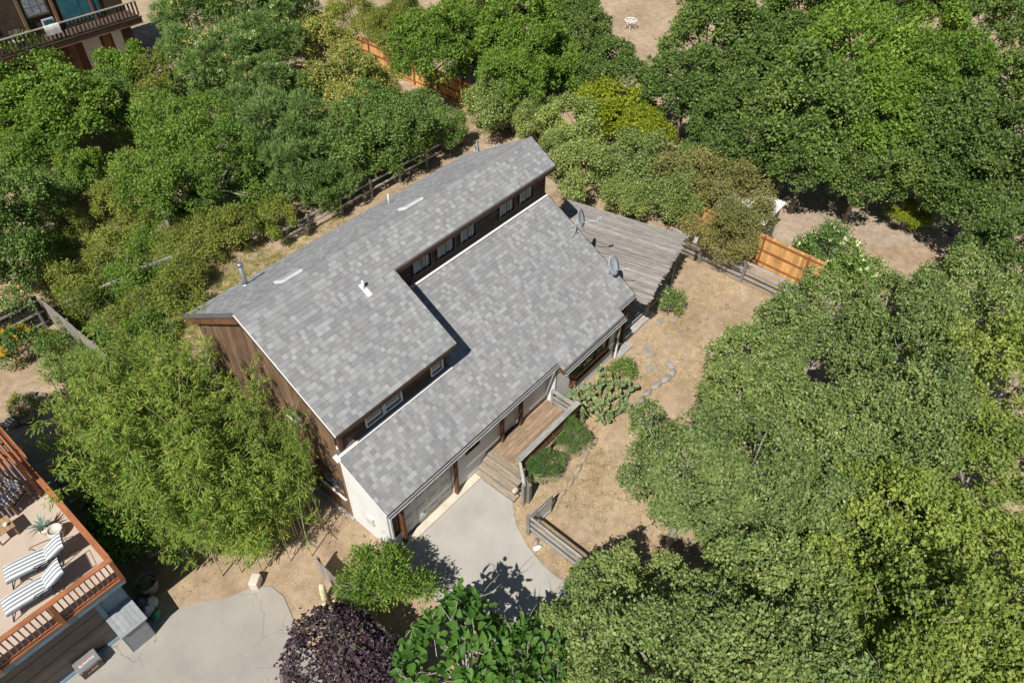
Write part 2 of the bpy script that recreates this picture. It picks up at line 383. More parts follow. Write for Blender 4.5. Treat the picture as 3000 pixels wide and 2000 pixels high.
# the 300 tabs nearest the camera are pieces of their own
t_lo.sort(key=lambda t: (Vector(((t[0] + t[1]) / 2, t[2], zl(t[2]))) - CAM).length)
near, rest = t_lo[:300], t_lo[300:]
shingle_field('shingles', rest, zl, low_roof)
SC = {}
for a, b, ya, yb, t in near:
    wd = round((b - a) / .02) * .02; tq = round(t * 11) / 11; k = (max(wd, .02), tq)
    if k not in SC:
        dy = ncs; vv = [(-k[0] / 2, 0, .002), (k[0] / 2, 0, .002), (k[0] / 2, dy, dy * S2 + .002), (-k[0] / 2, dy, dy * S2 + .002), (-k[0] / 2, 0, .015), (k[0] / 2, 0, .015), (k[0] / 2, dy, dy * S2 + .006), (-k[0] / 2, dy, dy * S2 + .006)]
        me = mesh('shingle', vv, TABF, M_SHING); at = me.attributes.new('tone', 'FLOAT', 'FACE'); at.data.foreach_set('value', [tq] * 4); SC[k] = me
    ob('shingle', SC[k], low_roof, Matrix.Translation(((a + b) / 2, ya, zl(ya))))
# ridge caps
capm = []
for q in range(6):
    h = .016; vv = [(-.13, -.15, -SL * .15 + h), (.13, -.15, -SL * .15 + h - .008), (-.13, 0, h + .004), (.13, 0, h - .004), (-.13, .15, -SL * .15 + h), (.13, .15, -SL * .15 + h - .008), (-.13, -.15, -SL * .15), (-.13, 0, 0), (-.13, .15, -SL * .15)]
    me = mesh('ridge_cap', vv, [(0, 1, 3, 2), (2, 3, 5, 4), (6, 0, 2, 7), (7, 2, 4, 8)], M_SHING); at = me.attributes.new('tone', 'FLOAT', 'FACE'); at.data.foreach_set('value', [.08 + q * .14] * 4); capm.append(me)
x = .12
while x < RL: ob('ridge_cap', random.choice(capm), up_front, Matrix.Translation((x, 0, ZR + .006)) @ Matrix.Rotation(random.uniform(-.01, .01), 4, 'Y')); x += .215
# metal edging and barge boards
def edge(name, a, b, wd, th, mat): return bar(name, a, b, wd, th, mat, house)
edge('drip_edge', (-.03, -4.23, zu(4.23) - .01), (-.03, 0, ZR - .01), .025, .05, M_FLASH); edge('barge_board', (-.02, -4.2, zu(4.2) - .12), (-.02, 0, ZR - .12), .025, .16, M_SIDE)
edge('drip_edge', (-.035, 0, ZR - .02), (-.035, 4.08, zu(4.08) - .02), .03, .16, M_DECKING)
edge('drip_edge', (RX + .035, -4.22, zu(4.22) - .07), (RX + .035, -1.42, zu(1.42) - .07), .03, .14, M_BRONZE)
edge('drip_edge', (RL + .035, -1.36, zu(1.36) - .06), (RL + .035, 0, ZR - .06), .03, .15, M_BRONZE)
edge('fascia', (0, -4.235, zu(4.235) - .1), (RX, -4.235, zu(4.235) - .1), .03, .16, M_SIDE)
edge('fascia', (RX + .06, -1.38, zu(1.38) - .1), (RL, -1.38, zu(1.38) - .1), .03, .16, M_SIDE)
edge('barge_board', (-.03, -6.11, zl(-6.11) - .02), (-.03, -4.05, zl(-4.05) - .02), .03, .07, M_FLASH)
edge('barge_board', (14.42, -6.09, zl(-6.09) - .06), (14.42, -1.1, zl(-1.1) - .06), .03, .15, M_TRIMX)
edge('barge_board', (.0, .02, ZR - .3), (.0, 4.05, zu(4.05) - .3), .05, .2, M_TRIMX)
for xa, xb, y in ((0, 8.93, -6.14), (8.95, 13.14, -6.52), (13.2, 14.4, -6.12)):
    g = MB(); z = zl(y) - .03
    for dy, dz, s in ((0, -.05, (.012, .08)), (-.085, -.06, (.012, .06)), (-.043, -.09, (.085, .012))):
        g.box(((xa + xb) / 2, y + dy, z + dz), (xb - xa, s[0], s[1]))
    gu = g.build('gutter', M_GUT, house)
    box('gutter_debris', ((xa + xb) / 2, y - .04, z - .075), (xb - xa - .02, .07, .012), M_BRONZE, gu)
    k = xa + .3
    while k < xb: box('gutter_strap', (k, y - .05, z - .004), (.03, .11, .008), M_GALV, gu); k += .85
edge('eave_return', (8.94, -6.12, zl(-6.12) - .12), (8.94, -6.5, zl(-6.5) - .12), .04, .2, M_TRIMX)
# white flashing along the feet of both clerestory walls
edge('flashing', (-.05, -3.985, zl(-3.985) + .015), (RX - .06, -3.985, zl(-3.985) + .015), .15, .02, M_FLASH)
edge('flashing', (RX + .02, -1.16, zl(-1.16) + .02), (14.4, -1.16, zl(-1.16) + .02), .15, .02, M_FLASH)
box('flashing_end', (-.03, -3.98, zl(-3.98) - .02), (.14, .26, .1), M_FLASH, house, rot=Euler((math.atan(S2), 0, 0)).to_matrix())
# ---- walls
XG = .27
def wallpoly(name, pts, mat, th=.1, nrm=(0, 1, 0)):
    n = len(pts); o_ = Vector(nrm) * th; v = [Vector(p) for p in pts] + [Vector(p) + o_ for p in pts]
    f = [tuple(range(n)), tuple(range(n, 2 * n))[::-1]] + [(i, n + i, n + (i + 1) % n, (i + 1) % n) for i in range(n)]
    me = mesh(name, v, f, mat); bm = bmesh.new(); bm.from_mesh(me); bmesh.ops.recalc_face_normals(bm, faces=bm.faces); bm.to_mesh(me); bm.free()
    return ob(name, me, house)
YW = -5.667
gw = wallpoly('gable_wall', [(XG, -3.85, 0), (XG, 3.75, 0), (XG, 3.75, zu(3.75) - .16), (XG, 0, ZR - .16), (XG, -3.85, zu(3.85) - .16)], M_BRONZE, .12, (1, 0, 0))
y = -3.6; i = 0
while y < 3.72:
    wd = random.uniform(.185, .2); ym = y + wd / 2; zt = zu(max(abs(y), abs(y + wd))) - .17
    wins = [(-1.98, -1.1, 3.98, 4.75), (-3.45, -2.2, 1.2, 2.25)]
    segs = [(.12, zt)]
    for a, b, za, zb in wins:
        if ym > a and ym < b:
            ns = []
            for s0, s1 in segs:
                if za > s0 and zb < s1: ns += [(s0, za), (zb, s1)]
                else: ns.append((s0, s1))
            segs = ns
    for s0, s1 in segs: box('board', (XG - .018 - random.uniform(0, .006), ym, (s0 + s1) / 2), (.022, wd - .012, s1 - s0), M_BOARD, gw)
    y += wd
box('footing', (XG - .06, .05, .06), (.16, 7.5, .12), M_CONC, gw)
# far (right) gable wall with the same boards
gr = wallpoly('far_gable_wall', [(14.3, -6.0, 0), (14.3, 3.75, 0), (14.3, 3.75, zu(3.75) - .16), (14.3, 0, ZR - .16), (14.3, -1.1, zu(1.1) - .16), (14.3, -1.1, zl(-1.1) - .16), (14.3, -6.0, zl(-6.0) - .16)], M_SIDE, .1, (-1, 0, 0))
wallpoly('rear_wall', [(XG, 3.75, 0), (14.3, 3.75, 0), (14.3, 3.75, zu(3.75) - .16), (XG, 3.75, zu(3.75) - .16)], M_SIDE, .1, (0, -1, 0))
# stucco lower walls
wallpoly('side_wall', [(XG - .02, YW, 0), (XG - .02, -3.6, 0), (XG - .02, -3.6, zl(-3.6) - .16), (XG - .02, YW, zl(YW) - .16)], M_STUCCO, .1, (1, 0, 0))
def wall_with_holes(name, x0, x1, z0, z1, y, holes, mat, parent, th=.12):
    """front wall in plane y with rectangular openings (x0,x1,z0,z1)"""
    xs = sorted({x0, x1} | {h[0] for h in holes} | {h[1] for h in holes}); g = MB()
    for a, b in zip(xs[:-1], xs[1:]):
        hs = sorted([h for h in holes if h[0] <= a + 1e-6 and h[1] >= b - 1e-6], key=lambda h: h[2]); z = z0
        for h in hs:
            if h[2] > z: g.box(((a + b) / 2, y + th / 2, (z + h[2]) / 2), (b - a, th, h[2] - z))
            z = h[3]
        if z < z1: g.box(((a + b) / 2, y + th / 2, (z + z1) / 2), (b - a, th, z1 - z))
    return g.build(name, mat, parent)
fw = wall_with_holes('front_wall', XG + .1, 8.92, 0, zl(YW) - .12, YW, [(.86, 3.36, 0, 2.35), (4.1, 4.85, 1.72, 2.5), (6.13, 7.09, .74, 2.82), (.33 + .08, .78, .75, 2.2)], M_STUCCO, house)
bay = wall_with_holes('bay_wall', 8.93, 13.3, 0, zl(-6.1) - .1, -6.1, [(9.92, 12.72, .95, 2.4)], M_STUCCO, house)
box('bay_side_wall', (8.98, -5.85, 1.45), (.1, .5, 2.9), M_STUCCO, house)
box('bay_side_wall', (13.25, -5.85, 1.45), (.1, .5, 2.9), M_STUCCO, house)
box('recess_wall', (13.8, -5.6, 1.45), (1.0, .1, 2.9), M_STUCCO, house)
box('downpipe', (13.37, -6.2, 1.2), (.08, .08, 2.4), M_GUT, house, bev=.01)
box('downpipe', (.32, -5.76, 1.25), (.08, .08, 2.5), M_GUT, house, bev=.01)
box('threshold', (2.55, -5.84, .075), (4.1, .3, .09), M_CREAM, house)
# window maker in a plane y=const (facing -y): frame, panes
def window(x0, x1, z0, z1, y, parent, fm=M_BRONZE, panes=2, bars=0, fw_=.06, curtain=None):
    wd = ob('window', MB().box(((x0 + x1) / 2, y + .05, (z0 + z1) / 2), (x1 - x0, .02, z1 - z0)).me('window', M_BRONZE), parent)
    g = MB()
    for a, b, c_, d in ((x0, x1, z0, z0 + fw_), (x0, x1, z1 - fw_, z1), (x0, x0 + fw_, z0 + fw_, z1 - fw_), (x1 - fw_, x1, z0 + fw_, z1 - fw_)):
        g.box(((a + b) / 2, y - .01, (c_ + d) / 2), (b - a, .08, d - c_))
    g.build('frame', fm, wd)
    pw = (x1 - x0 - 2 * fw_) / panes
    for i in range(panes):
        a = x0 + fw_ + i * pw
        box('pane', (a + pw / 2, y + .02 + .006 * (i % 2), (z0 + z1) / 2), (pw - .035, .012, z1 - z0 - 2 * fw_ - .02), M_GLASS, wd)
        if i: box('mullion', (a, y + .008, (z0 + z1) / 2), (.035, .05, z1 - z0 - 2 * fw_), M_BRONZE, wd)
    for i in range(bars):
        t = (i + .35) / bars; box('blind_bar', (x0 + fw_ + t * (x1 - x0 - 2 * fw_), y + .005, (z0 + z1) / 2), (.022, .012, z1 - z0 - 2 * fw_ - .02), M_WHITE, wd)
    return wd
# clerestory walls with their horizontal planks
def plankwall(name, x0, x1, y, z0, z1, holes):
    back = wall_with_holes(name, x0, x1, z0 - .3, z1, y + .03, holes, M_BRONZE, house, .1)
    z = z0
    while z < z1 - .02:
        h = min(.14, z1 - z); segs = [(x0, x1)]
        for a, b, za, zb in holes:
            if z + h / 2 > za and z + h / 2 < zb:
                ns = []
                for s0, s1 in segs:
                    if a >= s0 and b <= s1: ns += [(s0, a), (b, s1)]
                    else: ns.append((s0, s1))
                segs = ns
        for s0, s1 in segs:
            if s1 - s0 > .03: box('plank', ((s0 + s1) / 2, y + .012 - random.uniform(0, .006), z + h / 2), (s1 - s0 - .004, .022, h - .01), M_SIDE, back)
        z += h
    return back
YL, YR = -3.85, -1.07
wl = [(1.36, 2.16, 4.42, 5.5), (2.19, 2.99, 4.42, 5.5), (4.4, 5.0, 4.42, 5.5)]
c1 = plankwall('left_clerestory_wall', XG + .02, 5.2, YL, zl(YL), zu(3.85) - .15, wl)
for a, b, c_, d in wl: window(a, b, c_, d, YL, c1, fm=M_GUT, panes=1, fw_=.04)
wr = [(6.42, 7.42, 6.2, 7.2), (7.68, 8.7, 6.2, 7.2), (8.95, 9.93, 6.2, 7.2), (11.26, 12.28, 6.2, 7.2), (12.52, 13.52, 6.2, 7.2)]
c2 = plankwall('right_clerestory_wall', 5.3, 14.25, YR, zl(YR), zu(1.07) - .15, wr)
for a, b, c_, d in wr: window(a, b, c_, d, YR, c2, panes=2, bars=3, fw_=.045)
box('corner_board', (XG - .01, YL - .02, 4.85), (.12, .12, 1.25), M_TRIM, house)
wallpoly('return_wall', [(5.2, -3.8, zl(-3.8) - .3), (5.2, -1.1, zl(-1.1) - .3), (5.2, -1.1, zu(1.1) - .16), (5.2, -3.8, zu(3.8) - .16)], M_SIDE, .1, (-1, 0, 0))
# front windows, doors
window(4.1, 4.85, 1.72, 2.5, YW, fw, fm=M_TRIMX, panes=1, fw_=.08)
window(.41, .78, .75, 2.2, YW, fw, fm=M_TRIM, panes=1, fw_=.06)
bw = window(9.92, 12.72, .95, 2.4, -6.1, bay, fm=M_TRIMX, panes=3, fw_=.09)
box('sill', (11.32, -6.17, .93), (2.9, .1, .06), M_TRIMX, bw)
gd = ob('garage_door', MB().box((2.11, YW + .1, 1.18), (2.5, .03, 2.34)).me('garage_door', M_DOORG), house)
for r in range(4):
    box('section', (2.11, YW + .075, .3 + r * .585), (2.49, .022, .575), M_DOORG, gd)
    for c_ in range(4):
        for q in (.92, .7): box('panel', (1.17 + c_ * .625, YW + (.06 if q > .8 else .052), .3 + r * .585), (.5 * q, .014, .44 * q), M_DOORG, gd, bev=.004)
box('door_frame', (.83, YW - .0, 1.18), (.08, .1, 2.36), M_CREAM, gd); box('door_frame', (3.4, YW, 1.18), (.08, .1, 2.36), M_CREAM, gd)
fd = ob('front_door', MB().box((6.61, YW + .06, 1.77), (.93, .04, 2.06)).me('front_door', M_DOORG), house)
for r, h in ((2.55, .3), (1.98, .62), (1.25, .62)):
    for s in (-1, 1):
        for q in (1, .72): box('panel', (6.61 + s * .21, YW + (.036 if q == 1 else .03), r), (.28 * q, .014, h * q), M_DOORG, fd, bev=.004)
box('door_handle', (6.22, YW + .0, 1.72), (.03, .06, .1), M_BLACK, fd, bev=.008); box('door_sill', (6.61, YW - .04, .745), (.98, .16, .04), M_BRONZE, fd)
for x, z0 in ((.8, 0.03), (3.46, .03), (6.05, .74), (7.16, .74)):
    box('post', (x, YW - .12, (z0 + zl(YW - .1) - .16) / 2), (.13, .13, zl(YW - .1) - .16 - z0), M_TRIM, house, bev=.012)
box('house_number_plate', (5.62, YW - .012, 2.0), (.03, .02, .16), M_BLACK, house)
box('meter_box', (XG - .07, -4.75, 1.1), (.1, .3, .45), M_GUT, house, bev=.01)
# gable windows
for a, b, za, zb in ((-1.98, -1.1, 3.98, 4.75), (-3.45, -2.2, 1.2, 2.25)):
    wd = ob('window', MB().box((XG - .005, (a + b) / 2, (za + zb) / 2), (.01, b - a, zb - za)).me('window', M_BRONZE), gw)
    box('pane', (XG - .015, (a + b) / 2, (za + zb) / 2), (.012, b - a - .1, zb - za - .1), M_GLASS, wd)
    g = MB()
    for yc, zc, sy, sz in (((a + b) / 2, za, b - a + .1, .06), ((a + b) / 2, zb, b - a + .1, .06), (a, (za + zb) / 2, .06, zb - za), (b, (za + zb) / 2, .06, zb - za)): g.box((XG - .035, yc, zc), (.05, sy, sz))
    g.build('frame', M_TRIMX, wd); box('sill', (XG - .07, (a + b) / 2, za - .03), (.12, b - a + .14, .04), M_FLASH, wd)
# roof fittings
def on_rear(x, y): return Vector((x, y, zu(y)))
rs = Euler((-math.atan(SL), 0, 0)).to_matrix()
for x, y, sx, sy in ((2.42, .52, .85, .62), (8.1, .55, .95, .5)):
    sk = ob('skylight', MB().box((0, 0, .04), (sx, sy, .09)).me('skylight', M_GUT), house, Matrix.Translation(on_rear(x, y)) @ rs.to_4x4())
    box('pane', (0, 0, .092), (sx - .1, sy - .1, .012), plain('skylight_glass%d' % int(x), (.5, .58, .66), .2, .03), sk, M0=W[sk])
p = on_rear(2.15, 3.19)
g = MB(); g.tube([p - Vector((0, 0, .2)), p + Vector((0, 0, .95))], .085, 14); pipe = g.build('flue_pipe', M_GALV, house)
g = MB(); g.lathe(p + Vector((0, 0, .93)), [(.0, .06), (.1, .06), (.11, .03), (.11, -.06), (.085, -.06)], 14); g.build('flue_cap', M_GALV, pipe)
g = MB(); g.lathe(p, [(.2, -.09), (.17, .03), (.1, .08)], 14); g.build('flue_collar', M_GALV, pipe)
p = on_rear(8.94, 2.87); g = MB(); g.tube([p - Vector((0, 0, .1)), p + Vector((0, 0, .5))], .035, 10); g.build('vent_pipe', M_GUT, house)
p = Vector((4.02, -1.3, zu(1.3))); g = MB(); g.tube([p - Vector((0, 0, .1)), p + Vector((0, 0, .32))], .05, 10)
g.bar(p + Vector((0, .15, .1)), p + Vector((0, -.32, -.17)), .2, .02); g.build('vent_pipe', M_GUT, house)

# ------------------------------------------------------------------ porch and steps
DZ = .72
porch = thing('porch_deck', 'narrow wooden porch deck with weathered steps at the front door', 'deck', (7, -6.5, 0))
for i in range(9):
    yy = -5.76 - i * .186
    if yy < -7.3: break
    box('plank', (7.08, yy, DZ - .015), (3.62, .178, .03), M_DECK, porch)
box('joist', (7.1, -7.25, DZ - .13), (3.6, .06, .2), M_TRIMX, porch)
for x in (5.5, 7.3, 8.7): box('post', (x, -7.2, .78), (.1, .1, 1.56), M_TRIM, porch)
box('handrail', (7.1, -7.24, 1.6), (3.75, .24, .05), M_GREYW, porch, bev=.008)
for z in (.95, 1.25): box('rail', (7.1, -7.27, z), (3.5, .04, .12), M_TRIMX, porch)
box('post', (8.8, -6.1, 1.15), (.1, .1, .9), M_GREYZ, porch)
for z in (.95, 1.2): box('rail', (8.8, -6.65, z), (.05, 1.1, .12), M_GREYW, porch)
box('handrail', (8.8, -6.65, 1.57), (.16, 1.2, .05), M_GREYW, porch, bev=.008)
ang = math.atan2(-1.85, -.1)
for i, (x0, z) in enumerate(((5.22, .72), (4.98, .56), (4.74, .36), (4.5 + .06, .18))):
    yl = -7.42 - .08 * i
    st = box('step', (x0 + .02, (-5.7 + yl) / 2, z - .09), (.06, -5.72 - yl, .14), M_GREYZ, porch)
    for k in range(2): box('tread', (x0 + .06 + k * .15, (-5.7 + yl) / 2, z + .0), (.145, -5.7 - yl, .035), wood('tread_wood', (.24, .18, .125), (.36, .295, .225), (.48, .42, .35), 'Y', ovar=.15) if 'tread_wood' not in MT else MT['tread_wood'], porch)
wh = tag(ob('river_stone', rock_me('river_stone', 3, plain('pale_stone', (.55, .47, .36), .8, .1, 6.), 1, .9, .8)), 'round tan stone lying on the weathered porch steps', 'stone')
wh.matrix_basis = Matrix.Translation((4.78, -7.52, .48)) @ Matrix.Scale(.3, 4)
box('newel_post', (4.75, -7.93, .62), (.13, .13, 1.24), M_GREYZ, porch); bar('stair_rail', (4.78, -7.9, 1.2), (5.35, -7.22, 1.58), .09, .05, M_GREYW, porch)
# ------------------------------------------------------------------ pergola beside the house
perg = thing('pergola', 'weathered slatted pergola roof with posts over the side deck', 'pergola', (17, -2.5, 0))
PZ = 2.62
M_SLAT = wood('pergola_slat', (.2, .185, .165), (.33, .31, .285), (.46, .44, .41), 'X', ovar=.3)
sd = Vector((1.45, -6.3, 0)).normalized(); pn = Vector((-sd.y, sd.x, 0))           # slats run slightly skewed to the house
rgp = random.Random(5)
def zp(p): return PZ + .1 * (p.y + 5.7) / 6
e0, e1 = Vector((18.62, .75, 0)), Vector((20.05, -5.5, 0))                          # outer slat ends
i = 0
while True:
    off = i * .066; a = e0 - pn.normalized() * off if pn.x > 0 else e0 + pn.normalized() * off
    b = e1 + (a - e0)
    a = a + sd * rgp.uniform(-.05, .05); b = b + sd * rgp.uniform(-.12, .06)
    # clip where the slat would enter the house
    if a.x < 14.55:
        t = (14.55 - a.x) / (b.x - a.x)
        if t >= .97: break
        a = a.lerp(b, t)
    za = zp(a); zb = zp(b)
    bar('slat', (a.x, a.y, za + rgp.uniform(-.006, .006)), (b.x, b.y, zb + rgp.uniform(-.006, .006)), .042, .03, M_SLAT, perg)
    i += 1
    if i > 110: break
for yy in (-5.35, -3.3, -1.2, .5): bar('rafter', (14.5, yy, zp(Vector((0, yy))) - .1), (20.0 - (yy + 5.7) * .22, yy, zp(Vector((0, yy))) - .1), .06, .15, M_GREYW, perg)
for x, y in ((16.61, -5.75), (19.38, -5.4), (18.4, .45), (16.6, .45)): box('post', (x, y, 1.24), (.15, .15, 2.48), M_GREYZ, perg, bev=.015)
box('loose_board', (20.25, -5.85, 2.5), (.5, .18, .03), M_SLAT, perg, rz=.3)
sdk = thing('side_deck', 'low grey plank deck in the shade under the pergola', 'deck', (16, -2.5, 0))
for k in range(34):
    x = 14.42 + k * .145
    if x > 19.2: break
    box('plank', (x, -2.45, .27), (.138, 6.3, .03), M_GREYW if False else MT.get('deck_grey_y') or wood('deck_grey_y', (.2, .18, .16), (.32, .3, .27), (.44, .42, .38), 'Y', ovar=.25), sdk)
box('rim', (16.8, -5.63, .2), (4.8, .05, .16), M_GREYW, sdk); box('step_board', (15.3, -5.86, .12), (3.4, .3, .05), M_GREYW, sdk); box('step_riser', (15.3, -6.0, .06), (3.4, .04, .08), M_GREYW, sdk)
box('landing', (13.95, -6.05, .08), (1.0, .75, .06), M_GREYW, sdk)

# ------------------------------------------------------------------ satellite dishes
def dish(label, base, aim, mast, d=(.42, .34), feed=True, arm=.75, legs=True, lean=(0, 0, 0), foot=None):
    base = Vector(base); t = thing('satellite_dish', label, 'satellite dish', base)
    hub = base + Vector(lean) + Vector((0, 0, mast)); a = Vector(aim).normalized()
    g = MB(); g.tube([base, hub], .022, 8); g.build('mast', M_DISH, t)
    q = a.to_track_quat('Z', 'Y').to_matrix(); g = MB(); n = 24; prof = [(0, -.05), (.35, -.043), (.7, -.02), (1, .015), (1.0, .03), (.68, -.005), (.33, -.03), (0, -.036)]
    c = hub + a * .16; vv = []; ff = []
    for r, z in prof:
        for k in range(n): an = 2 * math.pi * k / n; vv.append(c + q @ Vector((r * d[1] * math.cos(an), r * d[0] * math.sin(an), z)))
    for i in range(len(prof) - 1):
        for k in range(n): ff.append((i * n + k, i * n + (k + 1) % n, (i + 1) * n + (k + 1) % n, (i + 1) * n + k))
    g.add(vv, ff, True); rf = g.build('reflector', M_DISH, t)
    g = MB(); g.box(hub + a * .07, (.1, .1, .14)); g.build('bracket', M_GALV, t)
    up = q @ Vector((0, -1, 0)); up = up if up.z < 0 else -up
    s = c + up * d[0] * .55; e = c + a * arm + up * d[0] * .45
    ar = MB().tube([s - a * .1, e], .018, 6).build('arm', M_DISH, t)
    if feed: box('feed_horn', e + Vector((0, 0, .05)), (.09, .09, .14), M_DISH, ar, bev=.01); box('feed_horn', e + Vector((.12, -.05, .06)), (.09, .09, .14), M_DISH, ar, bev=.01)
    if legs:
        for dx, dy in ((-.35, -.1), (-.1, .3), (.3, -.25)): MB().tube([base + Vector((dx, dy, (foot or 0))), base + Vector((0, 0, mast * .75))], .012, 6).build('stay', M_DISH, t)
    g = MB(); g.box(base, (.16, .16, .02)); g.build('foot_plate', M_GALV, t)
    return t
dish('grey satellite dish on a tripod at the edge of the lower roof by the pergola', (14.2, -2.95, zl(-2.95)), (.30, -.85, .32), .75)
dish('grey satellite dish near the front corner of the lower roof', (14.1, -4.9, zl(-4.9)), (.14, -.85, .45), .4, d=(.46, .38), feed=False, legs=False)
dish('white satellite dish mounted low at the rear right corner of the house', (14.62, 3.3, zu(3.3) - .3), (.64, -.72, .15), .55, d=(.36, .28), legs=False)

# ------------------------------------------------------------------ fences on the right: cedar boards, chain-link rails
M_CED = wood('cedar_board', (.5, .25, .08), (.64, .36, .13), (.72, .45, .19), 'Z', ovar=.2)
M_CEDR = wood('cedar_rail', (.2, .07, .03), (.28, .11, .05), (.36, .16, .08), 'X', ovar=.12)
M_CEDP = wood('cedar_post', (.2, .07, .03), (.28, .11, .05), (.36, .16, .08), 'Z', ovar=.12)
def board_fence(name, label, a, b, h, side, bw=.14, cat='fence', bm=M_CED, rails=(.25, .95, 1.55), post_every=2.4, rm=M_CEDR, pm=M_CEDP, gap=.004, ragged=0.0, seed=1):
    a, b = Vector((a[0], a[1], 0)), Vector((b[0], b[1], 0)); L = (b - a).length; d = (b - a) / L; nrm = Vector((-d.y, d.x, 0)) * side; rg = random.Random(seed)
    t = thing(name, label, cat, a); rz = math.atan2(d.y, d.x); k = 0; x = 0
    while x < L - bw * .5:
        c = a + d * (x + bw / 2); hh = h + rg.uniform(-ragged, ragged); box('board', (c.x + nrm.x * rg.uniform(0, .004), c.y + nrm.y * rg.uniform(0, .004), hh / 2 + .03), (bw - gap, .02, hh), bm, t, rz=rz); x += bw
    for z in rails:
        p, q = a + nrm * .035 + Vector((0, 0, z)), b + nrm * .035 + Vector((0, 0, z)); bar('rail', p, q, .04, .09, rm, t)
    x = 0.0
    while x < L: c = a + d * x + nrm * .07; box('post', (c.x, c.y, h / 2), (.09, .09, h), pm, t, rz=rz); x += post_every
    return t
board_fence('cedar_fence', 'new orange cedar board fence between the yard and the dirt road', (24.0, -3.2), (23.6, -11.2), 1.85, -1, rails=(.3, 1.0, 1.7))
M_WIRE = plain('galvanised_wire', (.42, .43, .43), .4, .1, metal=.5)
def wire_mesh(name, a, b, z0, z1, parent, cell=.1, r=.0022):
    """diamond wire netting between two ground points"""
    a, b = Vector((a[0], a[1], 0)), Vector((b[0], b[1], 0)); L = (b - a).length; d = (b - a) / L; H = z1 - z0; g = MB(); s = -H
    n = int((L + H) / cell)
    for k in range(n):
        u = -H + k * cell
        for sg in (1, -1):
            x0, x1 = (u, u + H) if sg > 0 else (u + H, u); zA, zB = z0, z1
            # clip to 0..L
            def at(t): return x0 + (x1 - x0) * t
            ts = [0, 1]
            for lim in (0, L):
                t = (lim - x0) / (x1 - x0)
                if 0 < t < 1: ts.append(t)
            ts.sort()
            for t0, t1 in zip(ts[:-1], ts[1:]):
                m_ = at((t0 + t1) / 2)
                if 0 <= m_ <= L and t1 - t0 > .01:
                    p = a + d * at(t0) + Vector((0, 0, zA + H * t0)); q = a + d * at(t1) + Vector((0, 0, zA + H * t1)); g.bar(p, q, r * 2, r * 2)
    return tag(g.build(name, M_WIRE, parent), kind='stuff')
cf = thing('chain_link_fence', 'wire netting fence with grey rails and posts in front of the cedar fence', 'fence', (21.9, -6.8, 0))
cl0, cl1 = (22.0, -3.6), (21.85, -13.2)
for y in (-3.7, -5.6, -8.0, -10.52, -12.9):
    box('post', (21.95, y, .62), (.14, .14, 1.24), M_GREYZ, cf)
for z in (.3, .75, 1.18): bar('rail', (22.08, cl0[1], z), (21.97, cl1[1], z), .05, .12, M_GREYW, cf)
wire_mesh('netting', (21.86, -3.6), (21.8, -13.2), .03, 1.2, cf)
# corrugated shed roof beyond
shed = thing('garden_shed', 'white corrugated metal shed roof half hidden by the brownish shrub', 'shed', (25.3, -6.6, 0))
g = MB(); n = 70; vv = []; ff = []
for i in range(n + 1):
    t = i / n; y = -7.62 + t * 2.9; z = 2.02 + .03 * math.cos(i * math.pi / 2 * 1.0)
    for x in (24.25, 26.75): vv.append((x, y, z + (x - 24.25) * .05))
for i in range(n): ff.append((2 * i, 2 * i + 1, 2 * i + 3, 2 * i + 2))
g.add(vv, ff); g.build('roof', plain('white_corrugated', (.74, .72, .67), .5, .07, 2.), shed)
box('wall', (25.5, -6.2, .97), (2.2, 2.5, 1.94), M_GREYZ, shed)

# ------------------------------------------------------------------ rail fence and gate by the driveway
gf = thing('rail_fence', 'three-rail grey fence with netting gate between driveway and yard', 'fence', (3.94, -8.86, 0))
box('post', (3.93, -8.86, .58), (.14, .14, 1.16), M_GREYZ, gf)
for z in (.42, .74, 1.08): bar('rail', (3.93, -8.9, z), (3.82, -12.6, z), .05, .11, M_GREYW, gf)
box('post', (3.84, -11.6, .55), (.14, .14, 1.1), M_GREYZ, gf)
wire_mesh('netting', (4.02, -8.9), (3.9, -12.4), .03, 1.05, gf, .09)
gate = ob('gate', MB().bar((4.0, -8.86, 1.12), (5.15, -8.93, 1.12), .05, .09).me('gate', M_GREYW), gf)
bar('gate_rail', (4.0, -8.86, .12), (5.15, -8.93, .12), .05, .07, M_GREYW, gate); bar('gate_stile', (5.13, -8.93, .08), (5.13, -8.93, 1.14), .05, .07, M_GREYZ, gate)
wire_mesh('netting', (4.02, -8.83), (5.12, -8.9), .1, 1.1, gate, .07, .0025)
pb = thing('netting_post', 'short grey post with black netting at the foot of the porch steps', 'post', (4.95, -8.0, 0))
wire_mesh('netting', (4.98, -7.98), (5.4, -7.35), .05, 1.05, pb, .05, .004)
box('post', (4.95, -8.02, .56), (.15, .15, 1.12), M_GREYZ, pb)
M_STONE = plain('grey_stone', (.30, .275, .245), .85, .16, 5., .4, 20)
M_STONET = plain('tan_stone', (.37, .29, .21), .85, .16, 5., .4, 20)
def stone(label, x, y, sx, sy, sz, seed, mat=M_STONE, rz=0.0, name='stone', group=None, cat='stone', zoff=.3):
    o = tag(ob(name, rock_me(name, seed, mat, sx, sy, sz)), label, cat, group); o.matrix_basis = Matrix.Translation((x, y, sz * zoff)) @ Matrix.Rotation(rz, 4, 'Z'); return o
stone('grey stone at the driveway edge by the rail fence', 3.8, -9.3, .34, .24, .2, 2, rz=.4)
stone('white stone at the driveway edge by the rail fence', 3.66, -9.5, .36, .22, .2, 4, M_FLASH, rz=-.5)
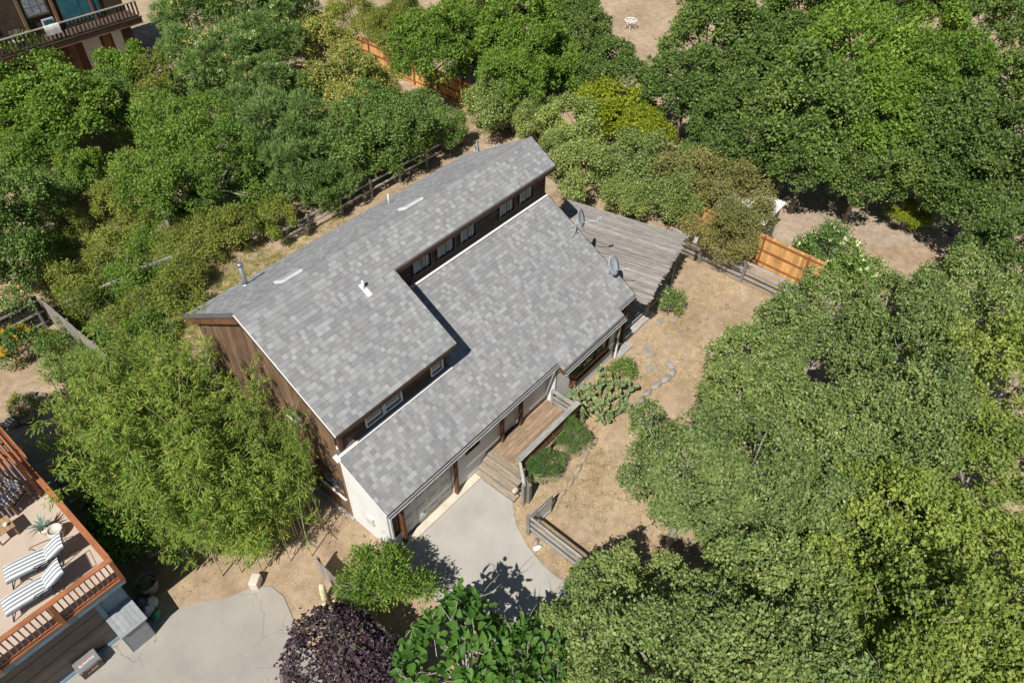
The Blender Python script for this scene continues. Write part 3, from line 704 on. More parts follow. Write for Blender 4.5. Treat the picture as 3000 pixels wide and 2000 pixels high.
for k, (x, y, sx, sy) in enumerate(((16.8, -6.47, .55, .4), (15.03, -6.75, .5, .3), (14.67, -7.15, .42, .6), (14.25, -7.4, .4, .4), (13.83, -7.75, .5, .45), (15.9, -7.5, .3, .4), (17.3, -6.9, .45, .35))):
    stone(['round flat stone by the pergola post', 'flat stone off the end of the side deck', 'long flat stone in the path from the side deck', 'third flat stone of the path from the side deck', 'flat stone at the bend of the path by the small bright shrub', 'pale stone alone in the bare yard', 'flat stone beside the white rose bush'][k], x, y, sx, sy, .07, 20 + k, [M_STONE, M_STONET][k % 2], rz=k, name='flagstone', cat='flagstone')
kerb = thing('stone_kerb', 'low curved kerb of grey stone blocks at the edge of the bare yard', 'kerb', (13.5, -8.4, 0))
pts = [(14.6, -8.15), (14.45, -8.6), (14.0, -8.75), (13.4, -8.6), (12.8, -8.5), (12.2, -8.5), (11.6, -8.6)]
for k in range(len(pts) - 1):
    a, b = pts[k], pts[k + 1]; o = ob('block', rock_me('block', 40 + k, M_STONE, math.hypot(b[0] - a[0], b[1] - a[1]) * 1.15, .34, .26), kerb, Matrix.Translation(((a[0] + b[0]) / 2, (a[1] + b[1]) / 2, .07)) @ Matrix.Rotation(math.atan2(b[1] - a[1], b[0] - a[0]), 4, 'Z'))
kb2 = thing('rosemary_kerb', 'row of stone blocks edging the rosemary bed', 'kerb', (7, -8.5, 0))
pts = [(5.0, -8.45), (5.6, -8.75), (6.3, -8.8), (7.0, -8.65), (7.7, -8.5), (8.4, -8.35), (9.1, -8.25)]
for k in range(len(pts) - 1):
    a, b = pts[k], pts[k + 1]; ob('block', rock_me('block', 60 + k, M_STONET, math.hypot(b[0] - a[0], b[1] - a[1]) * .95, .2, .18), kb2, Matrix.Translation(((a[0] + b[0]) / 2, (a[1] + b[1]) / 2, .07)) @ Matrix.Rotation(math.atan2(b[1] - a[1], b[0] - a[0]), 4, 'Z'))
# ------------------------------------------------------------------ fences behind and left of the house
board_fence('orange_fence', 'orange board fence with brown rails at the top, behind the garden', (26.9, 32.0), (26.4, 13.8), 1.85, -1, bw=.19, rails=(.3, .95, 1.6), seed=3)
rf = thing('rear_rail_fence', 'weathered two-rail fence along the path behind the house', 'fence', (12, 11.5, 0))
for x in (10.4, 12.6, 14.8, 17.0, 19.2): box('post', (x, 11.55, .6), (.12, .12, 1.2), M_GREYZ, rf)
for z in (.55, 1.02): bar('rail', (8.6, 11.6, z - .03), (20.5, 11.55, z + .03), .06, .1, M_GREYW, rf)
of = thing('old_rail_fence', 'fallen weathered rail fence in the overgrown plot', 'fence', (1.5, 14.2, 0))
for a, b in (((.4, 14.35, .95), (2.7, 14.15, 1.0)), ((2.75, 14.15, 1.0), (4.5, 13.7, 1.05)), ((-1.7, 14.6, .95), (-.4, 14.45, 1.0)), ((1.2, 16.6, .8), (2.2, 16.9, .9))): bar('rail', a, b, .09, .1, M_GREYW, of)
for x, y in ((2.72, 14.15), (4.4, 13.75), (-.5, 14.5)): box('post', (x, y, .55), (.11, .11, 1.1), M_GREYZ, of)
M_DARKB = wood('dark_fence_board', (.035, .028, .024), (.07, .055, .046), (.12, .1, .085), 'Z', ovar=.3)
board_fence('dark_fence', 'dark brown board fence with pale rails at the left edge', (-9.5, 14.9), (-2.05, 14.9), 1.75, -1, bw=.17, bm=M_DARKB, rails=(.3, .9, 1.5), rm=M_GREYW, pm=M_GREYZ, post_every=3.6, seed=5)
M_GREYB = wood('grey_fence_board', (.2, .18, .155), (.32, .295, .26), (.44, .41, .37), 'Z', ovar=.2)
board_fence('weathered_fence', 'leaning weathered grey board fence beside the bamboo', (-1.95, 14.8), (-1.75, 7.9), 1.6, 1, bw=.17, bm=M_GREYB, rails=(.35, .9, 1.45), rm=M_GREYW, pm=M_GREYZ, post_every=2.2, ragged=.05, seed=6)
board_fence('side_fence', 'broken grey board fence between the bright shrub and the purple tree', (-1.95, -4.4), (-2.15, -9.6), 1.05, 1, bw=.17, bm=M_GREYB, rails=(.3, .85), rm=M_GREYW, pm=M_GREYZ, post_every=2.4, ragged=.08, seed=7)
lg = bar('fallen_beam', (-1.2, -5.75, .85), (.3, -5.95, .9), .16, .1, M_GREYW); tag(lg, 'pale weathered beam running from the garage corner into the bright shrub', 'beam')
tag(box('beam_prop', (-.9, -5.8, .4), (.1, .1, .8), M_GREYZ), 'grey post under the pale beam at the garage corner', 'post')
for k, (x, y, s) in enumerate(((1.15, 11.5, .5), (1.2, 10.4, .75), (1.55, 10.7, .45), (.9, 10.9, .5))):
    stone(['white rock at the back of the rock pile', 'largest white rock in the scrub behind the bamboo', 'white rock right of the largest one', 'white rock left of the largest one'][k], x, y, s * 1.3, s, s * .8, 70 + k, M_FLASH, rz=k * 1.3, name='white_rock', cat='rock', group='white rocks behind the bamboo')
for k, (x, y, sx, sy, sz) in enumerate(((-4.76, 11.16, .55, .5, .4), (-4.7, 10.65, .6, .45, .4), (-4.45, 10.25, .75, .5, .4), (-5.8, 10.2, .7, .6, .5), (-5.35, 9.95, .7, .5, .45), (-4.4, 10.8, .35, .35, .25), (-6.3, 10.4, .5, .5, .4))):
    stone(['grey boulder furthest back in the left garden', 'brown boulder in the middle of the garden boulders', 'tan boulder nearest the bamboo', 'tan boulder nearest the neighbour trellis', 'pale boulder half in shade by the trellis', 'small tan stone beside the garden boulders', 'boulder at the left edge above the trellis'][k], x, y, sx, sy, sz, 80 + k, M_STONET if k % 3 else M_STONE, rz=k * .9, name='boulder', cat='boulder')
# grey stone wall and log behind the house at the top centre
tag(bar('grey_log', (25.6, 11.6, .25), (27.4, 9.6, .3), .5, .4, M_GREYZ, bev=.08), 'thick grey log lying behind the pale glossy shrub', 'log')
tbl = thing('garden_table', 'white round metal garden table frame at the top edge', 'table', (45.4, 14.2, 0))
g = MB(); pr = []
for k in range(25): a = 2 * math.pi * k / 24; pr.append((45.4 + .5 * math.cos(a), 14.2 + .5 * math.sin(a), .74))
g.tube(pr, .04, 6); g.build('rim', M_WHITE, tbl)
for a in (0, 1.05, 2.1): bar('slat', (45.4 + .5 * math.cos(a), 14.2 + .5 * math.sin(a), .73), (45.4 - .5 * math.cos(a), 14.2 - .5 * math.sin(a), .73), .06, .02, M_WHITE, tbl)
for a in (.5, 2.07, 3.64, 5.2): MB().tube([(45.4 + .3 * math.cos(a), 14.2 + .3 * math.sin(a), .72), (45.4 + .22 * math.cos(a), 14.2 + .22 * math.sin(a), .35), (45.4 + .6 * math.cos(a), 14.2 + .6 * math.sin(a), 0)], .03, 6).build('leg', M_WHITE, tbl)
bar('rustic', (0, 0, -3), (0, 0, -2.9), .01, .01, M_GREYW) if False else None
# small wooden seat in the orchard, blue tarp
bench = thing('orchard_bench', 'small grey wooden bench in the orchard', 'bench', (5.2, 24.1, 0))
pb_ = K(232, 390, .4)
for k in range(3): box('seat_slat', (pb_.x, pb_.y + .16 * k, .42), (1.1, .13, .03), M_GREYW, bench)
for s in (-.5, .5): box('leg', (pb_.x + s, pb_.y + .16, .2), (.08, .4, .4), M_GREYZ, bench)
box('backrest', (pb_.x, pb_.y + .48, .68), (1.1, .03, .22), M_GREYW, bench)
tp = K(565, 205, 1.0); rgt = random.Random(9); g = MB(); n = 12; vv = []; ff = []
for i in range(n + 1):
    for j in range(n + 1):
        u, v_ = i / n - .5, j / n - .5; vv.append((tp.x + u * 3.4, tp.y + v_ * 3.0, 1.15 - 2.2 * (abs(u) ** 3 + abs(v_) ** 3) * 2 + rgt.uniform(-.06, .06)))
for i in range(n):
    for j in range(n): k = i * (n + 1) + j; ff.append((k, k + n + 1, k + n + 2, k + 1))
g.add(vv, ff); g.build('tarp', plain('blue_tarp', (.02, .11, .36), .35, .15, 5.), None); tag(bpy.data.objects['tarp'], 'blue tarpaulin glimpsed under the flowering trees', 'tarp')
# ------------------------------------------------------------------ neighbour's garage with roof deck, lower left
M_RED = wood('redwood_rail', (.30, .105, .045), (.40, .155, .07), (.48, .21, .10), 'X', ovar=.1, rough=.6)
M_REDZ = wood('redwood_baluster', (.22, .08, .03), (.31, .115, .05), (.39, .16, .07), 'Z', ovar=.12, rough=.6)
M_DECKT = plain('tan_deck_coating', (.50, .41, .335), .8, .05, 1.5, .2, 60)
M_BLUE = plain('blue_grey_paint', (.12, .2, .26), .55, .12, 4.)
M_BRN = plain('brown_door_paint', (.075, .055, .048), .35, .18, 3.)
M_GREYP = plain('grey_panel_paint', (.30, .315, .33), .6, .1, 5., ovar=.12)
DX, DY, DT = -6.57, -1.5, 2.9
nd = thing('neighbour_garage', 'garage with tan roof deck and redwood railing at the lower left', 'garage', (-10, 3, 0))
prism('deck_floor', [(-19, DY), (DX, DY), (DX, 9.5), (-19, 9.5)], DT - .12, DT, M_DECKT, nd)
prism('fascia', [(-19, DY - .03), (DX + .03, DY - .03), (DX + .03, 9.5), (-19, 9.5)], DT - .34, DT - .13, M_BLUE, nd)
prism('edge_board', [(-19, DY - .05), (DX + .05, DY - .05), (DX + .05, 9.5), (-19, 9.5)], DT - .1, DT + .04 - .06, M_RED, nd)
box('wall', (-12.8, 4.2, 1.28), (12.2, 10.6, 2.55), M_BLUE, nd)
gdn = ob('garage_door', MB().box((-9.9, -1.12, 1.15), (4.7, .05, 2.3)).me('garage_door', M_BRN), nd)
for k in range(4): box('door_section', (-9.9, -1.16, .3 + k * .575), (4.68, .03, .555), M_BRN, gdn, bev=.006)
box('door_trim', (-7.5, -1.17, 1.2), (.14, .06, 2.4), M_BLUE, gdn); box('door_threshold', (-9.9, -1.2, .05), (4.9, .16, .05), M_BLUE, gdn)
box('door_header', (-9.9, -1.17, 2.42), (4.9, .06, .18), M_BLUE, gdn)
rail = ob('railing', MB().bar((-19, DY, DT + .98), (DX + .07, DY, DT + .98), .17, .045).me('railing', M_RED), nd)
bar('top_rail', (DX, DY + .09, DT + .982), (DX, 9.4, DT + .982), .17, .045, M_RED, rail)
bar('bottom_rail', (-19, DY, DT + .08), (DX, DY, DT + .08), .06, .05, M_RED, rail); bar('bottom_rail', (DX, DY, DT + .08), (DX, 9.4, DT + .08), .06, .05, M_RED, rail)
x = DX - .17
while x > -12.5: box('baluster', (x, DY, DT + .52), (.04, .04, .86), M_REDZ, rail); x -= .155
y = DY + .17
while y < 9.3: box('baluster', (DX, y, DT + .52), (.04, .04, .86), M_REDZ, rail); y += .155
for x in (DX, -8.35, -10.15, -11.95): box('post', (x, DY - .06, DT + .42), (.12, .1, 1.1), M_REDZ, rail)
for y in (1.0, 3.5, 6.0): box('post', (DX + .06, y, DT + .42), (.1, .12, 1.1), M_REDZ, rail)
# trellis above the rear of the deck
tr = thing('deck_trellis', 'redwood slat trellis shading the rear of the neighbour deck', 'trellis', (-8, 5, DT))
for k in range(26): bar('slat', (-6.5 - k * .155, 2.55, 5.2), (-6.5 - k * .155, 9.5, 5.2), .06, .1, M_RED, tr)
for y in (3.2, 6.2): bar('beam', (-6.4, y, 5.08), (-10.8, y, 5.08), .08, .14, M_RED, tr)
for x, y in ((-6.75, 3.2), (-6.75, 6.2), (-10.6, 3.2)): box('post', (x, y, (DT + 5.0) / 2), (.11, .11, 5.0 - DT), M_REDZ, tr)
# striped loungers
def stripe_mat():
    m, n, b, o = _mat('striped_canvas'); tc = node(n, 'ShaderNodeTexCoord'); sp = node(n, 'ShaderNodeSeparateXYZ'); n.links.new(tc.outputs['Object'], sp.inputs[0])
    mu = node(n, 'ShaderNodeMath', operation='MULTIPLY'); mu.inputs[1].default_value = 7.6; fr = node(n, 'ShaderNodeMath', operation='FRACT'); gt = node(n, 'ShaderNodeMath', operation='GREATER_THAN'); gt.inputs[1].default_value = .5
    n.links.new(sp.outputs[1], mu.inputs[0]); n.links.new(mu.outputs[0], fr.inputs[0]); n.links.new(fr.outputs[0], gt.inputs[0])
    c = mixc(n, (.72, .72, .70), (.20, .23, .26), gt.outputs[0]); n.links.new(c, b.inputs['Base Color']); b.inputs['Roughness'].default_value = .9; return m
M_STR = stripe_mat()
def cushion(name, a, b, w, th, parent, M0):
    """puffy rectangular pad between two points in the local xz plane"""
    a, b = Vector(a), Vector(b); d = b - a; L = d.length; bm = bmesh.new(); bmesh.ops.create_grid(bm, x_segments=8, y_segments=8, size=.5)
    for v in bm.verts:
        u, w_ = v.co.x, v.co.y; v.co = Vector((u * L, w_ * w, th * (1 - .55 * (2 * abs(u)) ** 6) * (1 - .55 * (2 * abs(w_)) ** 6)))
    g2 = bmesh.ops.duplicate(bm, geom=bm.verts[:] + bm.edges[:] + bm.faces[:])
    for e in g2['geom']:
        if isinstance(e, bmesh.types.BMVert): e.co.z = 0.0
    ed = [e for e in bm.edges if e.is_boundary]; bmesh.ops.bridge_loops(bm, edges=ed) if False else None
    me = bpy.data.meshes.new(name); bm.to_mesh(me); bm.free(); me.materials.append(M_STR); me.polygons.foreach_set('use_smooth', [True] * len(me.polygons))
    x = d.normalized(); z = x.cross(Vector((0, 1, 0))); z = z if z.z > 0 else -z; y = z.cross(x)
    M = Matrix((x, y, z)).transposed().to_4x4(); M.translation = (a + b) / 2
    return ob(name, me, parent, M0 @ M)
def lounger(label, x, y, rz):
    t = thing('sun_lounger', label, 'sun lounger', (x, y, DT), rz, 'striped loungers on the neighbour deck'); M0 = W[t]
    cushion('seat_cushion', (-.85, 0, .36), (.3, 0, .40), .62, .09, t, M0); cushion('back_cushion', (.28, 0, .41), (.88, 0, .78), .62, .1, t, M0)
    def tb(name, pts, r=.015): return MB().tube(pts, r, 6).build(name, M_BLACK, t, M0)
    for s in (-.32, .32):
        tb('side_rail', [(-.85, s, .34), (.3, s, .37), (.98, s, .84)]); tb('leg', [(-.7, s, .34), (-.82, s * 1.05, 0)]); tb('leg', [(-.62, s, .34), (-.82, s * 1.05, 0)]); tb('leg', [(.35, s, .37), (.55, s * 1.05, 0)]); tb('leg', [(.72, s, .62), (.55, s * 1.05, 0)])
        tb('armrest', [(.62, s * 1.12, .56), (.35, s * 1.15, .6), (-.02, s * 1.15, .6), (-.08, s * 1.15, .53), (.0, s * 1.15, .5), (.05, s * 1.1, .36)], .013)
    for k in range(9): z = k / 8; tb('back_slat', [(.32 + .66 * z, -.31, .385 + .455 * z), (.32 + .66 * z, .31, .385 + .455 * z)], .008)
    for k in range(10): tb('seat_slat', [(-.8 + k * .115, -.31, .335 + k * .003), (-.8 + k * .115, .31, .335 + k * .003)], .008)
    return t
lounger('blue and white striped lounger farther from the deck corner rail', -7.95, .62, -.28)
lounger('blue and white striped lounger nearest the front railing', -8.4, -.28, -.16)
# armchair with striped cushions and a side table
M_TEAK = wood('teak', (.26, .16, .08), (.38, .25, .13), (.48, .33, .19), 'X', ovar=.15)
def armchair(label, x, y, rz):
    t = thing('deck_armchair', label, 'armchair', (x, y, DT), rz); M0 = W[t]
    for sx in (-.35, .35):
        for sy in (-.33, .33): box('leg', (sx, sy, .3), (.06, .06, .6), M_TEAK, t, M0=M0)
    for sy in (-.35, .35): box('armrest', (0, sy, .62), (.82, .09, .035), M_TEAK, t, M0=M0)
    for k in range(6): box('seat_slat', (-.3 + k * .12, 0, .32), (.09, .66, .025), M_TEAK, t, M0=M0)
    for k in range(7): box('back_slat', (.38, -.28 + k * .093, .62), (.02, .05, .6), M_TEAK, t, M0=M0)
    box('back_rail', (.38, 0, .94), (.035, .7, .06), M_TEAK, t, M0=M0)
    cushion('seat_cushion', (-.33, 0, .36), (.33, 0, .36), .62, .12, t, M0); cushion('back_cushion', (.3, 0, .48), (.37, 0, .95), .6, .11, t, M0)
    return t
armchair('wooden armchair with striped cushions under the trellis', -7.45, 3.45, .5)
tb_ = thing('deck_side_table', 'small wooden table with a white cup at the left edge of the deck', 'table', (-8.15, 2.55, DT))
for k in range(5): box('top_slat', (-8.4 + k * .13, 2.5, DT + .45), (.12, .6, .025), M_TEAK, tb_)
for sx in (-.22, .28):
    for sy in (-.25, .25): box('leg', (-8.17 + sx, 2.5 + sy, DT + .22), (.05, .05, .44), M_TEAK, tb_)
g = MB(); g.lathe((-8.0, 2.4, DT + .465), [(0, 0), (.05, 0), (.055, .12), (.045, .12), (.04, .02), (0, .02)], 14); tag(g.build('cup', M_WHITE), 'white cup on the small wooden deck table', 'cup')
# potted plants
M_POT = plain('white_pot', (.62, .58, .52), .7, .1, 5.)
def pot(label, x, y, r, h): 
    t = thing('plant_pot', label, 'potted plant', (x, y, DT)); g = MB(); g.lathe((x, y, DT), [(0, 0), (r * .7, 0), (r, h * .55), (r * .92, h), (r * .82, h), (r * .85, h * .85), (0, h * .84)], 22); g.build('pot', M_POT, t); return t
p1 = pot('white pot with a spiky aloe on the neighbour deck', -7.28, 1.72, .2, .26)
g = MB(); rga = random.Random(4)
for k in range(13):
    a = k * 2.4; l = rga.uniform(.38, .6); e = rga.uniform(.3, 1.1); d = Vector((math.cos(a) * math.cos(e), math.sin(a) * math.cos(e), math.sin(e))); b0 = Vector((-7.28, 1.72, DT + .24)); s = d.cross(Vector((0, 0, 1))).normalized()
    p = [b0, b0 + d * l * .5 + Vector((0, 0, .03)), b0 + d * l - Vector((0, 0, .05))]; w_ = .035
    g.add([p[0] - s * w_, p[0] + s * w_, p[1] + s * w_ * .8, p[1] - s * w_ * .8, p[2], p[0] - Vector((0, 0, .02)), p[1] - Vector((0, 0, .025))], [(0, 1, 2, 3), (3, 2, 4), (1, 5, 6, 2), (5, 0, 3, 6), (2, 6, 4), (6, 3, 4)])
g.build('aloe_leaves', plain('aloe_leaf', (.13, .2, .15), .5, .12), p1)
p2 = pot('white pot with a small leafy shrub on the neighbour deck', -7.1, 1.28, .24, .36)
POT2 = p2
# ------------------------------------------------------------------ cabinet, toolbox, barrel, bags, lumber
cb = thing('storage_cabinet', 'grey slatted storage cabinet with sloping lid beside the garage door', 'cabinet', (-7.15, -1.3, 0))
for k in range(6): bar('lid_board', (-7.5 + k * .145, -.5, 1.32), (-7.5 + k * .145, -2.05, 1.12), .14, .03, M_GREYP, cb)
bar('lid_trim', (-7.55, -2.05, 1.13), (-6.72, -2.05, 1.13), .05, .05, M_GREYP, cb); bar('lid_trim', (-6.72, -.5, 1.335), (-6.72, -2.08, 1.135), .06, .04, M_GREYP, cb)
box('side', (-7.52, -1.27, .57), (.04, 1.5, 1.12), M_BLUE, cb); box('side', (-6.78, -1.27, .57), (.04, 1.5, 1.12), M_BLUE, cb); box('front', (-7.15, -2.0, .55), (.7, .04, 1.08), M_GREYP, cb)
M_TBG = plain('toolbox_grey', (.20, .215, .225), .5, .06); M_TBD = plain('toolbox_dark', (.05, .05, .052), .5, .1); M_TBO = plain('toolbox_orange', (.55, .16, .05), .5, .05)
tx = thing('toolbox', 'grey toolbox with orange band and white lettering in front of the garage door', 'toolbox', (-8.62, -1.47, 0))
box('body', (-8.62, -1.47, .2), (.66, .42, .38), M_TBD, tx, bev=.02); box('band', (-8.62, -1.47, .405), (.7, .46, .04), M_TBO, tx, bev=.008); box('lid', (-8.62, -1.47, .47), (.7, .46, .1), M_TBG, tx, bev=.02)
for s in (-.22, .22): box('hinge', (-8.62 + s, -1.23, .45), (.1, .04, .05), M_TBG, tx, bev=.006); box('latch', (-8.62 + s, -1.71, .42), (.07, .03, .09), M_TBD, tx, bev=.006)
def lettering(name, txt, size, M, mat, parent, sx=1.0):
    c = bpy.data.curves.new(name, 'FONT'); c.body = txt; c.size = size; c.align_x = 'CENTER'; c.align_y = 'CENTER'; c.extrude = .001; c.offset = size * .025
    o = bpy.data.objects.new(name, c); dg = None
    COL.objects.link(o); bpy.context.view_layer.update(); me = bpy.data.meshes.new_from_object(o); bpy.data.objects.remove(o); me.materials.clear(); me.materials.append(mat)
    return ob(name, me, parent, M @ Matrix.Diagonal((sx, 1, 1, 1)))
lid = [c for c in tx.children if c.name.startswith('lid')][0]; bod = [c for c in tx.children if c.name.startswith('body')][0]
lettering('lettering', 'ALLMATE', .115, Matrix.Translation((-8.62, -1.5, .522)) @ Matrix.Rotation(math.pi, 4, 'Z'), M_WHITE, lid)
box('stripe', (-8.62, -1.4, .522), (.46, .035, .004), M_TBO, lid)
lettering('lettering', 'ALLMATE', .07, Matrix.Translation((-8.62, -1.683, .24)) @ Matrix.Rotation(math.pi / 2, 4, 'X'), M_WHITE, bod, 1.1)
box('stripe', (-8.62, -1.682, .18), (.34, .004, .02), M_TBO, bod)
br = thing('wood_barrel', 'large grey tub full of split firewood beside the grey cabinet', 'tub', (-6.05, -.55, 0)); g = MB(); g.lathe((-6.05, -.55, 0), [(0, 0), (.24, 0), (.31, .35), (.33, .62), (.36, .66), (.33, .66), (.3, .4), (0, .38)], 24); g.build('tub', plain('tub_plastic', (.2, .19, .17), .6, .12), br)
rgb_ = random.Random(8)
fw_ = wood('firewood', (.14, .09, .06), (.24, .17, .11), (.34, .26, .18), 'X', ovar=.3)
for k in range(7): tag(box('firewood_log', (-6.05 + rgb_.uniform(-.12, .12), -.55 + (k - 3) * .065, .5 + (k % 3) * .05), (.42, .075, .075), fw_, rz=rgb_.uniform(-.35, .35), bev=.012), 'split log lying in the large grey tub', 'log', 'split logs in the grey tub')
def bag(label, x, y, z, s, seed, mat):
    bm = bmesh.new(); bmesh.ops.create_icosphere(bm, subdivisions=3, radius=.5); rg = random.Random(seed); ax = [(Vector((rg.gauss(0, 1), rg.gauss(0, 1), rg.gauss(0, 1))).normalized(), rg.uniform(3, 7), rg.uniform(0, 6)) for _ in range(7)]
    for v in bm.verts:
        k = sum(math.sin(v.co.dot(a) * f * 2 + p) for a, f, p in ax) / 7; v.co *= 1 + .16 * k
        if v.co.z > .28: v.co.x *= .6; v.co.y *= .6; v.co.z *= 1.15
        if v.co.z < -.32: v.co.z = -.32
    me = bpy.data.meshes.new('bag'); bm.to_mesh(me); bm.free(); me.materials.append(mat); me.polygons.foreach_set('use_smooth', [True] * len(me.polygons))
    o = tag(ob('rubbish_bag', me), label, 'rubbish bag'); o.matrix_basis = Matrix.Translation((x, y, z)) @ Matrix.Rotation(seed, 4, 'Z') @ Matrix.Diagonal((s[0], s[1], s[2], 1)); return o
MBG = plain('grey_bag', (.42, .44, .46), .35, .12, 6.); MBG2 = plain('dark_bag', (.2, .22, .24), .35, .2, 6.)
bag('pale grey rubbish bag beside the firewood tub', -6.3, -1.05, .17, (.5, .42, .5), 1, MBG); bag('round grey rubbish bag against the cabinet', -6.52, -1.22, .16, (.4, .4, .48), 2, MBG); bag('dark crumpled rubbish bag behind the pale ones', -6.5, -.8, .14, (.5, .5, .4), 3, MBG2)
bag('green and white plastic bag at the asphalt edge', -6.42, -1.5, .1, (.38, .3, .3), 4, plain('green_bag', (.05, .3, .17), .4, .6, 7.))
lm = thing('lumber_stack', 'stack of grey planks lying in shade behind the neighbour deck', 'lumber', (-5.3, 5.3, 0))
for k in range(9): box('plank', (-5.95 + k * .15, 5.35 + rgb_.uniform(-.15, .15), .22 + .05 * (k % 3)), (.13, 2.2, .05), MT['deck_grey_y'], lm)
for y in (4.6, 6.0): box('bearer', (-5.35, y, .1), (1.4, .12, .18), M_GREYW, lm)
for k in range(3): box('crate_board', (-6.0 + .1 * k, 4.6 + k * .55, .45), (.4, .4, .06), M_GREYW, lm, rz=.1 * k)
tag(box('plywood_sheet', (-4.45, 5.0, .16), (.5, .95, .03), M_TEAK, rz=.25), 'tan plywood sheet beside the plank stack', 'plywood')
g = MB(); g.lathe((-3.75, -.75, 0), [(0, .02), (.2, .02), (.24, .5), (.26, .52), (.23, .52), (.2, .1), (0, .1)], 18); tag(g.build('blue_bin', plain('blue_plastic', (.03, .2, .6), .4, .05)), 'blue plastic bin under the front bamboo', 'bin')
tag(box('tan_block', (-3.62, -3.05, .2), (.42, .3, .4), M_CREAM, rz=.6, bev=.02), 'tan block at the top edge of the asphalt under the bamboo', 'block')
M_DRYC = plain('dry_cactus', (.62, .55, .34), .8, .15, 8.)
dc = thing('dead_cactus', 'dry yellow cactus columns beside the broken grey fence', 'cactus', (-2.55, -6.0, 0))
for a, b in (((-2.5, -5.3, 0), (-2.42, -5.25, 1.0)), ((-2.55, -5.5, .2), (-2.75, -5.75, .75)), ((-2.5, -5.9, 0), (-2.45, -5.95, .9))):
    g = MB(); pts_ = [Vector(a).lerp(Vector(b), t / 5) for t in range(6)]; g.tube(pts_, [.1, .12, .11, .12, .11, .07], 8); g.build('column', M_DRYC, dc)
# ------------------------------------------------------------------ neighbour house with balcony, top left
M_BAL = wood('balcony_wood', (.05, .036, .026), (.10, .07, .05), (.17, .125, .09), 'X', ovar=.25); M_BALZ = wood('balcony_baluster', (.04, .03, .023), (.085, .062, .046), (.16, .12, .09), 'Z', ovar=.3)
M_BEAM = wood('balcony_beam', (.16, .1, .06), (.25, .16, .1), (.34, .23, .15), 'X', ovar=.1); M_CAP = wood('pale_cap_rail', (.3, .27, .23), (.42, .38, .33), (.52, .48, .42), 'X')
M_REDW = plain('red_brown_wall', (.16, .06, .045), .8, .25, 5.)
bh = thing('balcony_house', 'dark wooden house with a long balcony in the top left corner', 'house', (10, 38, 0))
BY, BZ, WY = 36.0, 3.75, 37.7
xa, xb = 2.0, 15.9
box('floor', ((xa + xb) / 2, (BY + WY) / 2, BZ - .06), (xb - xa, WY - BY, .1), M_BAL, bh)
box('beam', ((xa + xb) / 2, BY + .03, BZ - .28), (xb - xa + .15, .14, .34), M_BEAM, bh); box('beam', ((xa + xb) / 2, BY - .05, BZ - .02), (xb - xa + .2, .12, .08), M_BAL, bh)
rl = ob('railing', MB().box(((xa + xb) / 2, BY, BZ + 1.02), (xb - xa, .16, .06)).me('railing', M_CAP), bh)
box('bottom_rail', ((xa + xb) / 2, BY, BZ + .12), (xb - xa, .07, .06), M_BAL, rl)
box('end_rail', (xb - .02, (BY + WY) / 2, BZ + 1.02), (.14, WY - BY, .06), M_CAP, rl)
x = xa + .1; k = 0
while x < xb:
    if k % 5 == 0: box('post', (x, BY, BZ + .5), (.11, .11, 1.0), M_BALZ, rl)
    else: box('baluster', (x, BY, BZ + .56), (.12, .035, .85), M_BALZ, rl)
    x += .27; k += 1
box('wall', ((xa + xb) / 2, WY + 2.5, 3.6), (xb - xa - .3, 5, 7.2), M_BAL, bh); box('lower_wall', (8.5, WY - .06, 1.8), (13, .06, 3.5), M_REDW, bh)
for x, m_ in ((13.6, M_BEAM), (9.2, M_BEAM), (11.2, M_BEAM)): box('upright', (x, WY - .1, BZ + 1.5), (.18, .12, 3.2), m_, bh)
M_TEAL = plain('teal_curtain', (.04, .16, .2), .6, .2, 3.)
def nwin(x0, x1, z0, z1, mat, fm, cols=2, rows=2):
    w_ = ob('window', MB().box(((x0 + x1) / 2, WY - .07, (z0 + z1) / 2), (x1 - x0, .03, z1 - z0)).me('window', fm), bh)
    pw, ph = (x1 - x0 - .16) / cols, (z1 - z0 - .16) / rows
    for i in range(cols):
        for j in range(rows): box('pane', (x0 + .08 + (i + .5) * pw, WY - .09, z0 + .08 + (j + .5) * ph), (pw - .05, .02, ph - .05), mat, w_)
    return w_
nwin(11.5, 14.2, BZ + .1, BZ + 2.3, M_TEAL, M_BAL, 2, 1); nwin(9.4, 10.9, BZ + 1.2, BZ + 2.4, plain('curtained_glass', (.3, .33, .36), .3, .5, 9.), M_BEAM, 3, 2); nwin(5.2, 7.4, BZ + 1.0, BZ + 2.4, M_TEAL, M_BEAM, 2, 1)
def ndoor(x0, x1, z1, glass, lab):
    d = ob('door', MB().box(((x0 + x1) / 2, WY - .11, z1 / 2 + .6), (x1 - x0, .06, z1 - .0)).me('door', M_WHITE), bh)
    if glass:
        for i in range(3):
            for j in range(3): box('pane', (x0 + .2 + i * .24, WY - .15, z1 * .5 + .65 + j * .36), (.2, .02, .31), M_GLASS, d)
    box('handle', (x1 - .1, WY - .16, z1 * .5 + .5), (.06, .06, .06), M_BLACK, d); return d
ndoor(9.55, 10.55, 2.3, True, ''); ndoor(12.1, 13.3, 2.4, False, ''); ndoor(14.2, 14.9, 2.4, False, '')
for x in (11.3, 13.75): box('lower_upright', (x, WY - .12, 1.8), (.5, .05, 3.4), M_BEAM, bh)
tw = K(142, 62, BZ + 1); twm = MB(); vv = []; ff = []
for i in range(7):
    for j, (dy, dz) in enumerate(((.1, -.12), (.09, 0), (.0, .045), (-.1, 0), (-.11, -.28), (-.12, -.55))): vv.append((9.6 + i * .16, BY + dy + .012 * math.sin(i * 2.1 + j), BZ + 1.05 + dz + .01 * math.cos(i * 1.7)))
